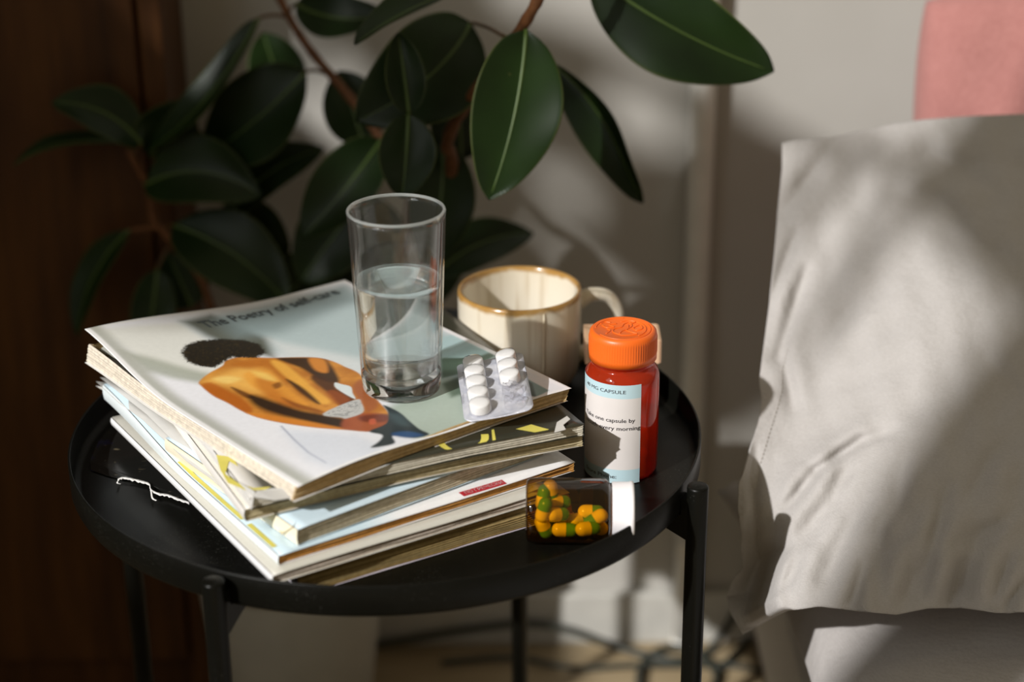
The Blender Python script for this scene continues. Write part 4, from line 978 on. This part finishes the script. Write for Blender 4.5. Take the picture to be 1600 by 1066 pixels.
LV = [
 # base, tip, Yb, Yt, half width, kwargs
 ((922, -42), (1210, 112), .265, .235, .0395, dict(roll=.25, bend=.05, fold=.10, side=-.03, pet=(868, -70), petY=.21)),
 ((822, 46), (764, 313), .21, .16, .036, dict(roll=-.15, bend=.06, fold=.10, side=.03)),
 ((862, 97), (991, 328), .30, .27, .026, dict(roll=.75, bend=-.05, fold=.25, curl=.12, side=.09, pet=(815, 60), petY=.23)),
 ((736, 36), (556, 190), .33, .27, .044, dict(roll=.15, bend=.10, fold=.14, side=.10, pet=(790, 58), petY=.24)),
 ((735, -20), (553, 70), .28, .22, .022, dict(roll=1.05, bend=.03, fold=.2, side=-.03)),
 ((639, 178), (622, 50), .235, .25, .0185, dict(roll=.1, bend=.05, fold=.25)),
 ((638, 178), (628, 310), .232, .215, .0255, dict(roll=-.1, bend=.10, fold=.22)),
 ((597, 218), (472, 372), .36, .32, .031, dict(roll=.35, bend=.08, fold=.15, side=.05)),
 ((362, 330), (508, 232), .42, .44, .024, dict(roll=-.45, bend=.05, fold=.15, side=.08)),
 ((478, 112), (318, 245), .42, .44, .041, dict(roll=.35, bend=.06, fold=.12, side=.06, pet=(508, 115), petY=.43)),
 ((445, 160), (410, 50), .48, .49, .028, dict(roll=.2, bend=.04, fold=.1)),
 ((405, 28), (225, 240), .43, .425, .020, dict(roll=.85, bend=.03, fold=.2, side=.13, pet=(449, 26), petY=.445)),
 ((235, 245), (290, 158), .428, .432, .031, dict(roll=.3, bend=.03, fold=.1)),
 ((222, 226), (80, 160), .415, .40, .025, dict(roll=.35, bend=.05, fold=.18, side=-.12, pet=(206, 245), petY=.415)),
 ((206, 224), (16, 248), .412, .385, .017, dict(roll=1.15, bend=.02, fold=.15, curl=.1, side=-.12, pet=(202, 238), petY=.415)),
 ((226, 290), (408, 306), .415, .385, .034, dict(roll=-.2, bend=.06, fold=.16, side=.14, pet=(222, 276), petY=.417)),
 ((270, 352), (452, 478), .41, .37, .037, dict(roll=-.2, bend=.08, fold=.13, side=.06, pet=(258, 360), petY=.42)),
 ((202, 360), (120, 528), .412, .40, .019, dict(roll=.7, bend=.02, fold=.2, side=-.10)),
 ((246, 420), (228, 560), .41, .39, .022, dict(roll=-.1, bend=.05, fold=.15, pet=(266, 384), petY=.42)),
 ((680, 428), (834, 364), .36, .40, .024, dict(roll=-.35, bend=.05, fold=.12, side=.08)),
 ((692, 218), (668, 420), .34, .30, .030, dict(roll=-.2, bend=.05, fold=.12, side=.03)),
 ((462, 6), (604, 24), .44, .40, .022, dict(roll=-.35, bend=.03, fold=.12, side=-.10, pet=(449, 26), petY=.445)),
 ((570, 230), (530, 110), .42, .45, .030, dict(roll=.2, bend=.03)),
 ((560, 320), (470, 440), .40, .38, .034, dict(roll=.2, bend=.04)),
 ((350, 318), (452, 400), .44, .43, .028, dict(roll=.2, bend=.04)),
 ((500, 480), (620, 395), .42, .40, .036, dict(roll=-.1, bend=.04)),
 ((720, 250), (712, 90), .36, .33, .030, dict(roll=.3, bend=.03)),
 ((665, 480), (720, 330), .40, .42, .022, dict(roll=.2)),
 ((420, 480), (520, 400), .43, .42, .034, dict(roll=.1)),
 ((590, 420), (560, 300), .43, .42, .034, dict(roll=.3)),
 ((330, 300), (262, 180), .43, .432, .022, dict(roll=.2)),
 ((300, 480), (262, 395), .42, .425, .028, dict(roll=.2)),
]
for bs, tp, yb, yt, hw, kw in LV: leaf(bs, tp, yb, yt, hw, **kw)
# garden tree outside the window
gt = thing('garden_tree', 'leafy garden tree standing outside the side window', 'tree', (-2.0, -1.15, 0))
M_GL = simple('garden_leaf', (.05, .12, .02), .5, .4, .2); M_BARK = simple('bark', (.12, .08, .05), .9, .1, .3, 30, 0, .4)
lv, lf = [], []
for i in range(9):
    t_ = i/8; w = .5*math.sin(math.pi*t_**.9)**.8 if 0 < t_ < 1 else .01
    lv += [(-1+2*t_, -w, .12*w), (-1+2*t_, 0, -.06*t_), (-1+2*t_, w, .12*w)]
for i in range(8): lf += [(3*i, 3*i+3, 3*i+4, 3*i+1), (3*i+1, 3*i+4, 3*i+5, 3*i+2)]
gme = bpy.data.meshes.new('garden_leaf'); gme.from_pydata(lv, [], lf); gme.update(); gme.shade_smooth(); gme.materials.append(M_GL)
def garden_leaf(p, along, half, wide=1.0):
    o = bpy.data.objects.new('leaf', gme); col.objects.link(o); o.parent = gt; o.matrix_parent_inverse = PINV[gt.name]
    x = (along-SUN*along.dot(SUN)).normalized(); y = SUN.cross(x)
    o.matrix_basis = Matrix(((x.x, y.x, SUN.x, p.x), (x.y, y.y, SUN.y, p.y), (x.z, y.z, SUN.z, p.z), (0, 0, 0, 1))) @ Matrix.Diagonal((half, half*wide, half, 1))
rr = random.Random(4)
for k in range(24):
    q = rr.uniform(-.50, -.16); p = rr.uniform(.44, .73)
    x = q+.933*WY; z = p-.937*x
    garden_leaf(Vector((x, WY, z))-SUN*rr.uniform(3.3, 4.0), Vector((rr.uniform(-1, 1), rr.uniform(-1, 1), rr.uniform(-1, .2))), rr.uniform(.05, .075))
for k in range(9):
    q = rr.uniform(-.28, -.15); p = rr.uniform(.73, .86); x = q+.933*WY; z = p-.937*x
    garden_leaf(Vector((x, WY, z))-SUN*rr.uniform(3.6, 4.2), Vector((rr.uniform(-1, 1), rr.uniform(-1, 1), rr.uniform(-1, .2))), rr.uniform(.05, .07))
def sp(px, py, d):
    return at(px, py, float(pillow_depth(np.array(float(px)), np.array(float(py)), np.array(float(left_px(py))))))-SUN*d
for a_, b_, d, w in (((1310, 225), (1190, 420), 3.0, .28), ((1420, 300), (1265, 545), 3.0, .26), ((1400, 215), (1330, 330), 3.1, .3)):
    p0, p1 = sp(*a_, d), sp(*b_, d); garden_leaf((p0+p1)/2, p1-p0, (p1-p0).length*.6, w)
bp0 = Vector((.21, WY, .42))-SUN*3.6
tube('branch', spline([Vector((-2.0, -1.15, 1.5)), Vector((-2.0, -1.2, 2.1)), bp0+Vector((-.1, .35, .05)), bp0, bp0+Vector((.0, -.25, .02))], 6), [.03-.0009*i for i in range(25)], M_BARK, gt, 8)
tube('branch', spline([Vector((-2.0, -1.15, 1.9)), Vector((-1.9, -1.5, 2.5)), sp(1310, 225, 3.02), sp(1400, 215, 3.12)], 6), [.02-.0008*i for i in range(19)], M_BARK, gt, 8)
tube('trunk', spline([Vector((-2.0, -1.15, -.05)), Vector((-2.02, -1.14, 1.0)), Vector((-2.0, -1.15, 1.9)), Vector((-1.97, -1.16, 2.6))], 6), .06, M_BARK, gt, 12)
bpy.context.view_layer.update()
for c_, p_ in PL: c_.parent = p_; c_.matrix_parent_inverse = p_.matrix_world.inverted()
